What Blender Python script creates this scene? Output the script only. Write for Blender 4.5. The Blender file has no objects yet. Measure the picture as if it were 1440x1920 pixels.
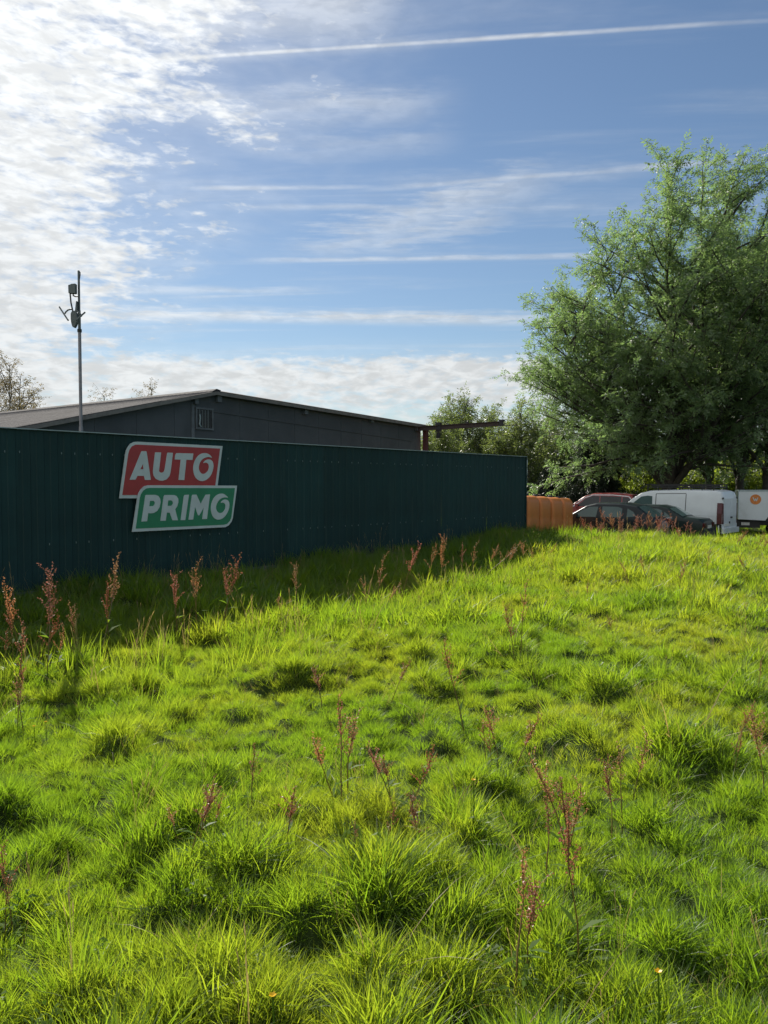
import bpy, math, random
import numpy as np
from mathutils import Vector, Matrix
from mathutils.geometry import tessellate_polygon

random.seed(7)
RNG = np.random.default_rng(7)
scene = bpy.context.scene
COL = scene.collection
R = math.radians

# ------------------------------------------------------------------ camera
EYE = 1.75
PITCH = R(2.15)
FPX = 1387.0
cam_data = bpy.data.cameras.new('camera')
cam_data.sensor_fit = 'VERTICAL'
cam_data.sensor_height = 36.0
cam_data.lens = 36.0 * FPX / 1920.0
cam_data.clip_start = 0.05
cam_data.clip_end = 3000
cam = bpy.data.objects.new('camera', cam_data)
cam.location = (0, 0, EYE)
cam.rotation_euler = (R(90) - PITCH, 0, 0)
COL.objects.link(cam)
scene.camera = cam

# ------------------------------------------------------------------ light
SUN_AZ = R(-21.5)      # left of the view direction
SUN_EL = R(36.0)
SUN = Vector((math.sin(SUN_AZ) * math.cos(SUN_EL), math.cos(SUN_AZ) * math.cos(SUN_EL), math.sin(SUN_EL)))
sun_data = bpy.data.lights.new('sun', 'SUN')
sun_data.energy = 5.0
sun_data.angle = R(0.5)
sun_data.color = (1.0, 0.94, 0.83)
sun = bpy.data.objects.new('sun', sun_data)
sun.rotation_euler = SUN.to_track_quat('Z', 'Y').to_euler()
sun.location = SUN * 50
COL.objects.link(sun)

scene.view_settings.view_transform = 'Standard'
scene.view_settings.look = 'None'
scene.view_settings.exposure = 0.78
scene.view_settings.gamma = 1.0
scene.view_settings.use_curve_mapping = False
scene.cycles.use_denoising = True
scene.cycles.max_bounces = 10
scene.cycles.transmission_bounces = 8
scene.cycles.transparent_max_bounces = 8


def ray(px, py):
    u = (px - 720.0) / FPX
    v = (960.0 - py) / FPX
    return Vector((u, math.cos(PITCH) + v * math.sin(PITCH), -math.sin(PITCH) + v * math.cos(PITCH)))


class NT:
    """small helper for node trees"""
    def __init__(self, tree):
        self.t = tree

    def n(self, typ, **kw):
        nd = self.t.nodes.new(typ)
        for k, v in kw.items():
            setattr(nd, k, v)
        return nd

    def link(self, a, b):
        self.t.links.new(a, b)

    def put(self, sock, v):
        if hasattr(v, 'is_output') or isinstance(v, bpy.types.NodeSocket):
            self.link(v, sock)
        else:
            sock.default_value = v

    def m(self, op, a, b=0.0, c=None, clamp=False):
        nd = self.n('ShaderNodeMath', operation=op, use_clamp=clamp)
        self.put(nd.inputs[0], a)
        self.put(nd.inputs[1], b)
        if c is not None:
            self.put(nd.inputs[2], c)
        return nd.outputs[0]

    def step(self, v, lo, hi):
        nd = self.n('ShaderNodeMapRange', interpolation_type='SMOOTHSTEP')
        self.put(nd.inputs[0], v)
        nd.inputs[1].default_value = lo
        nd.inputs[2].default_value = hi
        return nd.outputs[0]

    def noise(self, vec, scale, detail=3.0, rough=0.5, dist=0.0):
        nd = self.n('ShaderNodeTexNoise')
        if vec is not None:
            self.link(vec, nd.inputs['Vector'])
        nd.inputs['Scale'].default_value = scale
        nd.inputs['Detail'].default_value = detail
        nd.inputs['Roughness'].default_value = rough
        nd.inputs['Distortion'].default_value = dist
        return nd.outputs[0]

    def vec(self, x, y, z=0.0):
        nd = self.n('ShaderNodeCombineXYZ')
        self.put(nd.inputs[0], x)
        self.put(nd.inputs[1], y)
        self.put(nd.inputs[2], z)
        return nd.outputs[0]

    def mix(self, f, a, b):
        nd = self.n('ShaderNodeMix', data_type='RGBA')
        self.put(nd.inputs[0], f)
        self.put(nd.inputs[6], a)
        self.put(nd.inputs[7], b)
        return nd.outputs[2]


# ------------------------------------------------------------------ sky
world = bpy.data.worlds.new('World')
scene.world = world
world.use_nodes = True
wt = world.node_tree
wt.nodes.clear()
W = NT(wt)
SKY_STRENGTH = 0.050
sky = W.n('ShaderNodeTexSky', sky_type='NISHITA')
sky.sun_disc = False
sky.sun_elevation = SUN_EL
sky.sun_rotation = SUN_AZ
sky.altitude = 60
sky.air_density = 1.15
sky.dust_density = 0.14
sky.ozone_density = 3.4
tc = W.n('ShaderNodeTexCoord')
sx = W.n('ShaderNodeSeparateXYZ')
W.link(tc.outputs['Generated'], sx.inputs[0])
dz = W.m('MAXIMUM', sx.outputs[2], 0.035)
PX = W.m('DIVIDE', sx.outputs[0], dz)
PY = W.m('DIVIDE', sx.outputs[1], dz)
P = W.vec(PX, PY)
# how close a direction lies to the sun: clouds there scatter more light to us
dn = W.n('ShaderNodeVectorMath', operation='DOT_PRODUCT')
W.link(tc.outputs['Generated'], dn.inputs[0])
dn.inputs[1].default_value = SUN
sund = W.m('MAXIMUM', dn.outputs['Value'], 0.0)
glow = W.m('POWER', sund, 14.0)

nbig = W.noise(P, 1.9, 4, 0.6, 0.3)
nbig2 = W.noise(P, 0.45, 3, 0.55)
# broken altocumulus: a sheet to the left and a bank towards the horizon
edge = W.m('ADD', W.m('MULTIPLY', PY, -0.42), 0.50)
left = W.m('SUBTRACT', edge, PX)
left = W.m('ADD', left, W.m('MULTIPLY', W.m('SUBTRACT', nbig, 0.5), 2.2))
left = W.step(left, -0.55, 0.75)
low = W.m('ADD', W.m('SUBTRACT', PY, 5.35), W.m('MULTIPLY', W.m('SUBTRACT', nbig2, 0.5), 2.2))
low = W.m('MULTIPLY', W.step(low, -0.5, 1.3), W.m('SUBTRACT', 1.0, W.m('MULTIPLY', W.step(PY, 6.8, 10.5), 0.36)))
region = W.m('MAXIMUM', left, low)
Pst = W.vec(W.m('MULTIPLY', PX, 0.8), W.m('MULTIPLY', PY, 1.0))
nd_ = W.n('ShaderNodeVectorMath', operation='MULTIPLY')
W.link(tc.outputs['Generated'], nd_.inputs[0])
nd_.inputs[1].default_value = (0.9, 0.9, 2.7)
ang = nd_.outputs[0]
c1 = W.noise(ang, 56.0, 4, 0.55, 0.35)
c2 = W.noise(ang, 17.0, 4, 0.6, 0.35)
cells = W.m('ADD', W.m('MULTIPLY', c1, 0.60), W.m('MULTIPLY', c2, 0.40))
cov = W.m('ADD', cells, W.m('MULTIPLY', W.m('SUBTRACT', region, 0.52), 0.55))
cov = W.m('MULTIPLY', W.step(cov, 0.40, 0.78), 0.94)
cov = W.m('MULTIPLY', cov, W.step(region, 0.0, 0.35))
veil = W.m('MULTIPLY', region, 0.30)
cov = W.m('MAXIMUM', cov, veil)
# cirrus veil, combed along the wind
Pc = W.vec(W.m('MULTIPLY', PX, 0.35), W.m('MULTIPLY', W.m('ADD', PY, W.m('MULTIPLY', PX, 0.10)), 2.2))
ci = W.noise(Pc, 1.3, 6, 0.62, 0.4)
ci = W.m('MULTIPLY', W.step(ci, 0.48, 0.85), 0.32)
Pw = W.vec(W.m('MULTIPLY', PX, 1.0), W.m('MULTIPLY', PY, 3.0))
wob = W.noise(Pw, 2.6, 5, 0.65)


def plane_pt(px, py):
    d = ray(px, py)
    return Vector((d.x / d.z, d.y / d.z))


def streak(p0, p1, width, strength, soft0=0.06, soft1=0.06, rag=0.5):
    a, b = plane_pt(*p0), plane_pt(*p1)
    ln = (b - a).length
    t = (b - a) / ln
    nx, ny = -t.y, t.x
    d = W.m('ADD', W.m('MULTIPLY', PX, nx), W.m('MULTIPLY', PY, ny))
    d = W.m('SUBTRACT', d, a.x * nx + a.y * ny)
    d = W.m('ADD', d, W.m('MULTIPLY', W.m('SUBTRACT', wob, 0.5), width * rag))
    s = W.m('ADD', W.m('MULTIPLY', PX, t.x), W.m('MULTIPLY', PY, t.y))
    s = W.m('DIVIDE', W.m('SUBTRACT', s, a.x * t.x + a.y * t.y), ln)
    band = W.m('SUBTRACT', 1.0, W.step(W.m('ABSOLUTE', d), 0.0, width))
    ends = W.m('MULTIPLY', W.step(s, 0.0, soft0), W.m('SUBTRACT', 1.0, W.step(s, 1.0 - soft1, 1.0)))
    tex = W.m('ADD', 0.45, W.m('MULTIPLY', W.step(wob, 0.25, 0.7), 0.75))
    return W.m('MULTIPLY', W.m('MULTIPLY', band, ends), W.m('MULTIPLY', tex, strength))


streaks = [
    streak((20, 130), (1900, 8), 0.016, 0.62, 0.10, 0.5, 0.5),
    streak((250, 118), (1000, 62), 0.045, 0.22, 0.3, 0.3, 1.2),
    streak((300, 354), (760, 349), 0.035, 0.46, 0.3, 0.3, 0.7),
    streak((600, 362), (1500, 292), 0.050, 0.42, 0.25, 0.25, 0.8),
    streak((640, 350), (1300, 318), 0.13, 0.22, 0.3, 0.3, 1.5),
    streak((330, 388), (1250, 389), 0.055, 0.28, 0.3, 0.2, 1.0),
    streak((380, 490), (1250, 478), 0.065, 0.48, 0.3, 0.2, 0.9),
    streak((540, 490), (1150, 285), 0.24, 0.42, 0.25, 0.3, 2.6),
    streak((640, 480), (1010, 385), 0.20, 0.40, 0.3, 0.3, 2.8),
    streak((60, 542), (700, 546), 0.13, 0.34, 0.25, 0.35, 1.2),
    streak((300, 560), (700, 545), 0.05, 0.24, 0.3, 0.3, 1.2),
    streak((120, 588), (1150, 601), 0.28, 0.66, 0.15, 0.25, 0.8),
    streak((140, 560), (330, 600), 0.06, 0.5, 0.15, 0.25, 0.6),
    streak((150, 40), (820, 5), 0.20, 0.46, 0.3, 0.3, 2.2),
    streak((280, 200), (900, 195), 0.16, 0.30, 0.3, 0.3, 2.2),
    streak((420, 280), (900, 262), 0.16, 0.20, 0.3, 0.3, 2.2),
]
acc = ci
for s_ in streaks:
    acc = W.m('MAXIMUM', acc, s_)
acc = W.m('SUBTRACT', 1.0, W.m('MULTIPLY', W.m('SUBTRACT', 1.0, acc), W.m('SUBTRACT', 1.0, cov)))
acc = W.m('MINIMUM', acc, 0.97)
lum = W.m('ADD', 9.8, W.m('MULTIPLY', glow, 4.2))
shade = W.m('ADD', 0.78, W.m('MULTIPLY', W.step(W.noise(ang, 36.0, 4, 0.55, 0.35), 0.34, 0.66), 0.22))
lum = W.m('MULTIPLY', lum, shade)
cc = W.n('ShaderNodeCombineColor')
W.link(W.m('MULTIPLY', lum, 0.98), cc.inputs[0])
W.link(W.m('MULTIPLY', lum, 1.00), cc.inputs[1])
W.link(W.m('MULTIPLY', lum, 1.00), cc.inputs[2])
skymix = W.mix(acc, sky.outputs[0], cc.outputs[0])
bg = W.n('ShaderNodeBackground')
bg.inputs['Strength'].default_value = SKY_STRENGTH
W.link(skymix, bg.inputs['Color'])
wo = W.n('ShaderNodeOutputWorld')
W.link(bg.outputs[0], wo.inputs['Surface'])


# ------------------------------------------------------------------ materials
def material(name, color, rough=0.6, metal=0.0, var=0.15, scale=8.0, bump=0.0, bscale=40.0, spec=0.5, dirt=None, coat=0.0):
    m = bpy.data.materials.new(name)
    m.use_nodes = True
    t = NT(m.node_tree)
    bs = m.node_tree.nodes['Principled BSDF']
    co = t.n('ShaderNodeTexCoord').outputs['Object']
    f = t.noise(co, scale, 5, 0.6)
    a = tuple(c * (1 - var) for c in color) + (1,)
    b = tuple(min(1, c * (1 + var)) for c in color) + (1,)
    c = t.mix(t.step(f, 0.3, 0.7), a, b)
    if dirt:
        g = t.noise(co, scale * 0.37, 6, 0.7, 0.5)
        c = t.mix(t.m('MULTIPLY', t.step(g, 0.48, 0.72), dirt[1]), c, tuple(dirt[0]) + (1,))
    t.link(c, bs.inputs['Base Color'])
    bs.inputs['Metallic'].default_value = metal
    bs.inputs['Specular IOR Level'].default_value = spec
    bs.inputs['Coat Weight'].default_value = coat
    r = t.m('ADD', rough - 0.06, t.m('MULTIPLY', f, 0.12))
    t.link(r, bs.inputs['Roughness'])
    if bump:
        bp = t.n('ShaderNodeBump')
        bp.inputs['Strength'].default_value = bump
        bp.inputs['Distance'].default_value = 0.02
        t.link(t.noise(co, bscale, 4, 0.6), bp.inputs['Height'])
        t.link(bp.outputs[0], bs.inputs['Normal'])
    return m


def wall_material():
    m = material('green_sheet_steel', (0.008, 0.037, 0.039), 0.60, 0.0, 0.15, 1.4, dirt=((0.015, 0.042, 0.043), 0.5), spec=0.3)
    t = NT(m.node_tree)
    bs = m.node_tree.nodes['Principled BSDF']
    base = bs.inputs['Base Color'].links[0].from_socket
    mp = t.n('ShaderNodeMapping')
    mp.inputs['Scale'].default_value = (9.0, 9.0, 0.5)
    geo = t.n('ShaderNodeNewGeometry')
    t.link(geo.outputs['Position'], mp.inputs['Vector'])
    st = t.step(t.noise(mp.outputs[0], 1.0, 5, 0.65, 0.2), 0.50, 0.78)
    c = t.mix(t.m('MULTIPLY', st, 0.45), base, (0.030, 0.062, 0.060, 1))
    rnd = t.n('ShaderNodeObjectInfo').outputs['Random']
    hs = t.n('ShaderNodeHueSaturation')
    t.link(c, hs.inputs['Color'])
    t.link(t.m('ADD', 0.88, t.m('MULTIPLY', rnd, 0.24)), hs.inputs['Value'])
    t.link(hs.outputs[0], bs.inputs['Base Color'])
    return m


def leaf_material(name, diff, trans, tint2=None, gloss=0.06, share=0.55, attr=None, rough=0.4):
    """thin leaf: reflects and lets light through"""
    m = bpy.data.materials.new(name)
    m.use_nodes = True
    nt = m.node_tree
    nt.nodes.clear()
    t = NT(nt)
    out = t.n('ShaderNodeOutputMaterial')
    d = t.n('ShaderNodeBsdfDiffuse')
    tr = t.n('ShaderNodeBsdfTranslucent')
    g = t.n('ShaderNodeBsdfGlossy')
    g.inputs['Roughness'].default_value = rough
    g.inputs['Color'].default_value = (1, 1, 1, 1)
    if attr:
        an = t.n('ShaderNodeAttribute', attribute_type=attr[0], attribute_name=attr[1])
        f = an.outputs['Fac']
    else:
        f = t.n('ShaderNodeObjectInfo').outputs['Random']
    co = t.n('ShaderNodeTexCoord').outputs['Object']
    f2 = t.noise(co, 1.6, 3, 0.6)
    f = t.m('ADD', t.m('MULTIPLY', f, 0.7), t.m('MULTIPLY', f2, 0.45), clamp=True)
    tint2 = tint2 or ((diff[0] * 1.5, diff[1] * 1.25, diff[2]), (trans[0] * 1.5, trans[1] * 1.15, trans[2]))
    t.link(t.mix(f, diff + (1,), tint2[0] + (1,)), d.inputs['Color'])
    t.link(t.mix(f, trans + (1,), tint2[1] + (1,)), tr.inputs['Color'])
    mx = t.n('ShaderNodeMixShader')
    mx.inputs[0].default_value = share
    t.link(d.outputs[0], mx.inputs[1])
    t.link(tr.outputs[0], mx.inputs[2])
    mg = t.n('ShaderNodeMixShader')
    mg.inputs[0].default_value = gloss
    t.link(mx.outputs[0], mg.inputs[1])
    t.link(g.outputs[0], mg.inputs[2])
    t.link(mg.outputs[0], out.inputs[0])
    return m


M = {}
M['wall'] = wall_material()
M['wall_trim'] = material('pale_trim', (0.30, 0.38, 0.40), 0.4, 0.2, 0.1, 4)
M['screw'] = material('zinc_screw', (0.16, 0.22, 0.23), 0.4, 0.3)
M['rail'] = material('dull_rail', (0.10, 0.12, 0.12), 0.6, 0.0, 0.3, 6)
M['sign_white'] = material('sign_white', (0.52, 0.60, 0.62), 0.4, 0.0, 0.06, 5)
M['sign_red'] = material('sign_red', (0.36, 0.032, 0.040), 0.35, 0.0, 0.08, 5)
M['sign_green'] = material('sign_green', (0.015, 0.21, 0.11), 0.35, 0.0, 0.08, 5)
M['clad'] = material('slate_cladding', (0.076, 0.085, 0.092), 0.65, 0.0, 0.12, 1.2, dirt=((0.115, 0.125, 0.135), 0.5), spec=0.3)
M['roof'] = material('fibre_cement_roof', (0.125, 0.12, 0.122), 0.95, 0.0, 0.25, 2.0, dirt=((0.06, 0.058, 0.055), 0.5), bump=0.3, spec=0.1)
M['verge'] = material('verge_trim', (0.17, 0.16, 0.145), 0.6, 0.0, 0.2, 5)
M['bracket'] = material('purlin_end', (0.115, 0.13, 0.14), 0.6, 0.0, 0.2, 5)
M['red_steel'] = material('red_oxide_steel', (0.11, 0.034, 0.036), 0.55, 0.0, 0.2, 5, dirt=((0.09, 0.04, 0.03), 0.5))
M['rust'] = material('rusty_beam', (0.050, 0.032, 0.028), 0.7, 0.0, 0.3, 6, bump=0.2)
M['black'] = material('black_metal', (0.02, 0.02, 0.022), 0.5)
M['galv'] = material('galvanised', (0.24, 0.23, 0.25), 0.45, 0.5, 0.12, 10)
M['antenna'] = material('grey_antenna', (0.12, 0.14, 0.145), 0.5, 0.0, 0.1, 8)
M['glass'] = material('window_glass', (0.07, 0.115, 0.115), 0.08, 0.0, 0.1, 1.0, spec=0.5)
M['dark_glass'] = material('dark_glass', (0.012, 0.015, 0.017), 0.05, 0.0, 0.1, 1.0, spec=0.6)
M['tank'] = material('orange_plastic', (0.52, 0.18, 0.045), 0.42, 0.0, 0.08, 2.0, dirt=((0.42, 0.16, 0.06), 0.5))
M['white_paint'] = material('white_van_paint', (0.66, 0.71, 0.75), 0.32, 0.0, 0.04, 2.0, dirt=((0.50, 0.54, 0.55), 0.6), coat=0.3)
M['dark_paint'] = material('black_car_paint', (0.010, 0.016, 0.020), 0.3, 0.0, 0.1, 2.0, spec=0.25, coat=0.12)
M['green_paint'] = material('dark_green_car_paint', (0.012, 0.022, 0.022), 0.3, 0.0, 0.1, 2.0, spec=0.25, coat=0.12)
M['red_paint'] = material('faded_red_car_paint', (0.30, 0.055, 0.06), 0.35, 0.0, 0.15, 2.0, coat=0.3)
M['rubber'] = material('tyre_rubber', (0.018, 0.018, 0.018), 0.85)
M['rim'] = material('wheel_rim', (0.30, 0.31, 0.32), 0.35, 0.6)
M['plastic'] = material('black_plastic', (0.022, 0.024, 0.026), 0.6)
M['tail'] = material('red_lamp_lens', (0.075, 0.008, 0.014), 0.2)
M['lamp'] = material('clear_lamp_lens', (0.55, 0.58, 0.6), 0.12)
M['plate'] = material('number_plate', (0.62, 0.62, 0.58), 0.4)
M['chrome'] = material('chrome_trim', (0.55, 0.57, 0.58), 0.18, 0.9)
M['orange'] = material('orange_emblem', (0.62, 0.20, 0.04), 0.4)
M['bark'] = material('bark', (0.060, 0.052, 0.045), 0.85, 0.0, 0.3, 6, bump=0.5, bscale=18)
M['bark_pale'] = material('pale_bark', (0.13, 0.125, 0.11), 0.85, 0.0, 0.3, 6)
M['soil'] = material('meadow_soil', (0.030, 0.048, 0.012), 1.0, 0.0, 0.4, 3.0, bump=0.4, spec=0.1)
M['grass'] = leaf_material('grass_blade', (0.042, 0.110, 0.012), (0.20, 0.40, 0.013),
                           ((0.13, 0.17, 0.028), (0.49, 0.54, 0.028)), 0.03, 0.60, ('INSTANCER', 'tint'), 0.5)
M['dry'] = leaf_material('dry_grass', (0.26, 0.22, 0.11), (0.26, 0.22, 0.09), gloss=0.03)
M['ash'] = leaf_material('ash_leaf', (0.088, 0.150, 0.080), (0.19, 0.345, 0.105), gloss=0.05, rough=0.5, share=0.52, attr=('GEOMETRY', 'tint'))
M['ash_dark'] = leaf_material('dark_leaf', (0.048, 0.090, 0.042), (0.10, 0.19, 0.045), gloss=0.04, share=0.38, attr=('GEOMETRY', 'tint'))
M['pale_leaf'] = leaf_material('pale_leaf', (0.085, 0.13, 0.055), (0.15, 0.23, 0.055), gloss=0.04, share=0.5, attr=('GEOMETRY', 'tint'))
M['bright_leaf'] = leaf_material('bright_leaf', (0.09, 0.15, 0.025), (0.24, 0.36, 0.03), gloss=0.04, share=0.6, attr=('GEOMETRY', 'tint'))
M['needle'] = leaf_material('conifer_needle', (0.014, 0.026, 0.018), (0.012, 0.028, 0.010), gloss=0.03, share=0.2, attr=('GEOMETRY', 'tint'))
M['bud'] = leaf_material('young_leaf', (0.13, 0.12, 0.07), (0.17, 0.16, 0.07), gloss=0.03, share=0.4, attr=('GEOMETRY', 'tint'))
M['sorrel_red'] = leaf_material('sorrel_red', (0.26, 0.125, 0.08), (0.36, 0.155, 0.095), gloss=0.03, share=0.45)
M['sorrel_pink'] = leaf_material('sorrel_pink', (0.36, 0.19, 0.15), (0.44, 0.20, 0.15), gloss=0.03, share=0.45)
M['sorrel_straw'] = leaf_material('sorrel_straw', (0.38, 0.25, 0.14), (0.48, 0.28, 0.14), gloss=0.03, share=0.45)
M['sorrel_stem'] = leaf_material('sorrel_stem', (0.16, 0.13, 0.05), (0.16, 0.12, 0.03), gloss=0.05, share=0.3)
M['sorrel_leaf'] = leaf_material('sorrel_leaf', (0.06, 0.12, 0.025), (0.16, 0.28, 0.02), gloss=0.01, share=0.5)
M['petal'] = leaf_material('yellow_petal', (0.50, 0.34, 0.008), (0.45, 0.30, 0.008), gloss=0.02, share=0.4)


# ------------------------------------------------------------------ mesh helpers
class MB:
    def __init__(self):
        self.v, self.f = [], []

    def add(self, vs, fs):
        o = len(self.v)
        self.v += [tuple(p) for p in vs]
        self.f += [tuple(i + o for i in q) for q in fs]
        return self

    def box(self, c, s, rot=None):
        hx, hy, hz = s[0] / 2, s[1] / 2, s[2] / 2
        vs = [Vector((x, y, z)) for x in (-hx, hx) for y in (-hy, hy) for z in (-hz, hz)]
        if rot is not None:
            vs = [rot @ p for p in vs]
        vs = [p + Vector(c) for p in vs]
        return self.add(vs, [(0, 1, 3, 2), (4, 6, 7, 5), (0, 4, 5, 1), (2, 3, 7, 6), (0, 2, 6, 4), (1, 5, 7, 3)])

    def bar(self, a, b, w, h=None):
        a, b = Vector(a), Vector(b)
        q = (b - a).to_track_quat('X', 'Z').to_matrix()
        return self.box((a + b) / 2, ((b - a).length, w, h or w), q)

    def tube(self, pts, rad, n=6, cap=True):
        pts = [Vector(p) for p in pts]
        if not hasattr(rad, '__len__'):
            rad = [rad] * len(pts)
        vs = []
        prev = None
        for i, p in enumerate(pts):
            t = (pts[min(i + 1, len(pts) - 1)] - pts[max(i - 1, 0)]).normalized()
            if prev is None:
                ref = Vector((1, 0, 0)) if abs(t.x) < 0.8 else Vector((0, 1, 0))
            else:
                ref = prev
            a = (ref - t * ref.dot(t)).normalized()
            prev = a
            b = t.cross(a)
            for k in range(n):
                w = 2 * math.pi * k / n
                vs.append(p + (a * math.cos(w) + b * math.sin(w)) * rad[i])
        fs = []
        for i in range(len(pts) - 1):
            for k in range(n):
                fs.append((i * n + k, i * n + (k + 1) % n, (i + 1) * n + (k + 1) % n, (i + 1) * n + k))
        if cap:
            fs.append(tuple(range(n - 1, -1, -1)))
            fs.append(tuple((len(pts) - 1) * n + k for k in range(n)))
        return self.add(vs, fs)

    def lathe(self, prof, n=20, axis='Z', c=(0, 0, 0)):
        """prof: list of (radius, height)"""
        vs, fs = [], []
        for r, h in prof:
            for k in range(n):
                w = 2 * math.pi * k / n
                p = (r * math.cos(w), r * math.sin(w), h)
                if axis == 'Y':
                    p = (p[0], p[2], p[1])
                vs.append(Vector(p) + Vector(c))
        for i in range(len(prof) - 1):
            for k in range(n):
                fs.append((i * n + k, i * n + (k + 1) % n, (i + 1) * n + (k + 1) % n, (i + 1) * n + k))
        fs.append(tuple(range(n)))
        fs.append(tuple((len(prof) - 1) * n + k for k in range(n)))
        return self.add(vs, fs)

    def prism(self, outer, y0, y1, hole=None):
        """polygon in (x, z), extruded from y0 to y1"""
        loops = [outer] + ([hole] if hole else [])
        tris = tessellate_polygon([[Vector((p[0], p[1], 0)) for p in lp] for lp in loops])
        flat = [p for lp in loops for p in lp]
        n = len(flat)
        vs = [(p[0], y0, p[1]) for p in flat] + [(p[0], y1, p[1]) for p in flat]
        fs = [tuple(t) for t in tris] + [tuple(i + n for i in reversed(t)) for t in tris]
        o = 0
        for lp in loops:
            k = len(lp)
            fs += [(o + i, o + (i + 1) % k, n + o + (i + 1) % k, n + o + i) for i in range(k)]
            o += k
        return self.add(vs, fs)

    def mesh(self, name, mat, smooth=False, angle=None):
        me = bpy.data.meshes.new(name)
        me.from_pydata(self.v, [], self.f)
        me.materials.append(mat)
        import bmesh
        bm = bmesh.new()
        bm.from_mesh(me)
        bmesh.ops.recalc_face_normals(bm, faces=bm.faces)
        bm.to_mesh(me)
        bm.free()
        if smooth:
            me.polygons.foreach_set('use_smooth', [True] * len(me.polygons))
            if angle:
                me.set_sharp_from_angle(angle=R(angle))
        me.update()
        return me

    def build(self, name, mat, parent=None, smooth=False, angle=35):
        return link(name, self.mesh(name, mat, smooth, angle if smooth else None), parent)


def link(name, me, parent=None):
    o = bpy.data.objects.new(name, me)
    COL.objects.link(o)
    o.parent = parent
    return o


def thing(name, label, cat, loc=(0, 0, 0), rotz=0.0, group=None):
    o = bpy.data.objects.new(name, None)
    o.empty_display_size = 0.2
    COL.objects.link(o)
    o.location = loc
    o.rotation_euler = (0, 0, rotz)
    tag(o, label, cat, group)
    return o


def tag(o, label, cat, group=None, kind=None):
    if label:
        o['label'] = label
    if cat:
        o['category'] = cat
    if group:
        o['group'] = group
    if kind:
        o['kind'] = kind
    return o


def np_mesh(name, verts, faces, mat, tint=None, smooth=False):
    """verts (n,3) float, faces (m,k) int with k = 3 or 4"""
    me = bpy.data.meshes.new(name)
    k = faces.shape[1]
    me.vertices.add(len(verts))
    me.vertices.foreach_set('co', np.asarray(verts, np.float32).ravel())
    me.loops.add(faces.size)
    me.loops.foreach_set('vertex_index', np.asarray(faces, np.int32).ravel())
    me.polygons.add(len(faces))
    me.polygons.foreach_set('loop_start', np.arange(0, faces.size, k, dtype=np.int32))
    if smooth:
        me.polygons.foreach_set('use_smooth', np.ones(len(faces), dtype=bool))
    me.update(calc_edges=True)
    if tint is not None:
        a = me.attributes.new('tint', 'FLOAT', 'POINT')
        a.data.foreach_set('value', np.asarray(tint, np.float32))
    me.materials.append(mat)
    return me


# ------------------------------------------------------------------ terrain
_perm = RNG.random((256, 256))


def vnoise(x, y):
    x = np.asarray(x, float)
    y = np.asarray(y, float)
    xi, yi = np.floor(x).astype(int), np.floor(y).astype(int)
    fx, fy = x - xi, y - yi
    fx = fx * fx * (3 - 2 * fx)
    fy = fy * fy * (3 - 2 * fy)
    g = lambda i, j: _perm[i & 255, j & 255]
    a = g(xi, yi) * (1 - fx) + g(xi + 1, yi) * fx
    b = g(xi, yi + 1) * (1 - fx) + g(xi + 1, yi + 1) * fx
    return a * (1 - fy) + b * fy


def sstep(v, a, b):
    t = np.clip((v - a) / (b - a), 0, 1)
    return t * t * (3 - 2 * t)


TH = R(40.8)
D_ = Vector((math.sin(TH), math.cos(TH), 0))
N_ = Vector((-math.cos(TH), math.sin(TH), 0))
WALL_D = 11.06


def ground(x, y, bumps=True):
    x = np.asarray(x, float)
    y = np.asarray(y, float)
    s = N_.x * x + N_.y * y                      # distance towards the wall
    t = D_.x * x + D_.y * y
    z = -0.08 * sstep(y, 2.0, 6.5)
    z = z - 0.16 * np.exp(-((s - 7.6) / 2.2) ** 2) * sstep(16 - t, 0, 8)
    z = z + 0.14 * sstep(s, 9.0, 10.8)
    z = z + 0.29 * np.exp(-((x - 6.6) / 5.5) ** 2 - ((y - 19.5) / 5.0) ** 2)
    z = z - 0.46 * sstep(y, 20.5, 25.0) * sstep(x, 2.5, 6.5)
    z = z - 0.35 * sstep(y, 26.0, 34.0) * (1 - sstep(x, 2.5, 6.5))
    if bumps:
        near = 1 - sstep(np.hypot(x, y), 20, 30)
        wx = x + 0.35 * vnoise(x * 1.1 + 9, y * 1.1)
        wy = y + 0.35 * vnoise(x * 1.1, y * 1.1 + 31)
        b1 = np.abs(vnoise(wx * 1.9, wy * 1.9) - 0.5) * 2
        b2 = np.abs(vnoise(wx * 3.9 + 40, wy * 3.9 + 11) - 0.5) * 2
        b3 = vnoise(x * 0.35 + 5, y * 0.35 + 70) - 0.5
        z = z + near * (0.16 * b1 + 0.12 * b2 + 0.16 * b3 - 0.08)
    return z


def gz(x, y):
    return float(ground(x, y))


def ground_hit(px, py, lift=0.0):
    d = ray(px, py)
    k = 1.0
    for _ in range(4000):
        p = Vector((0, 0, EYE)) + d * k
        if p.z < float(ground(p.x, p.y, False)) + lift:
            break
        k += 0.02
    return Vector((p.x, p.y, gz(p.x, p.y)))


def axis_coords(fine_lo, fine_hi, step, far):
    a = list(np.arange(fine_lo, fine_hi, step))
    lo, st = fine_lo, step
    out = []
    while lo > -far:
        st *= 1.25
        lo -= st
        out.append(lo)
    hi, st = fine_hi, step
    up = [hi]
    while hi < far:
        st *= 1.25
        hi += st
        up.append(hi)
    return np.array(out[::-1] + a + up)


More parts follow.
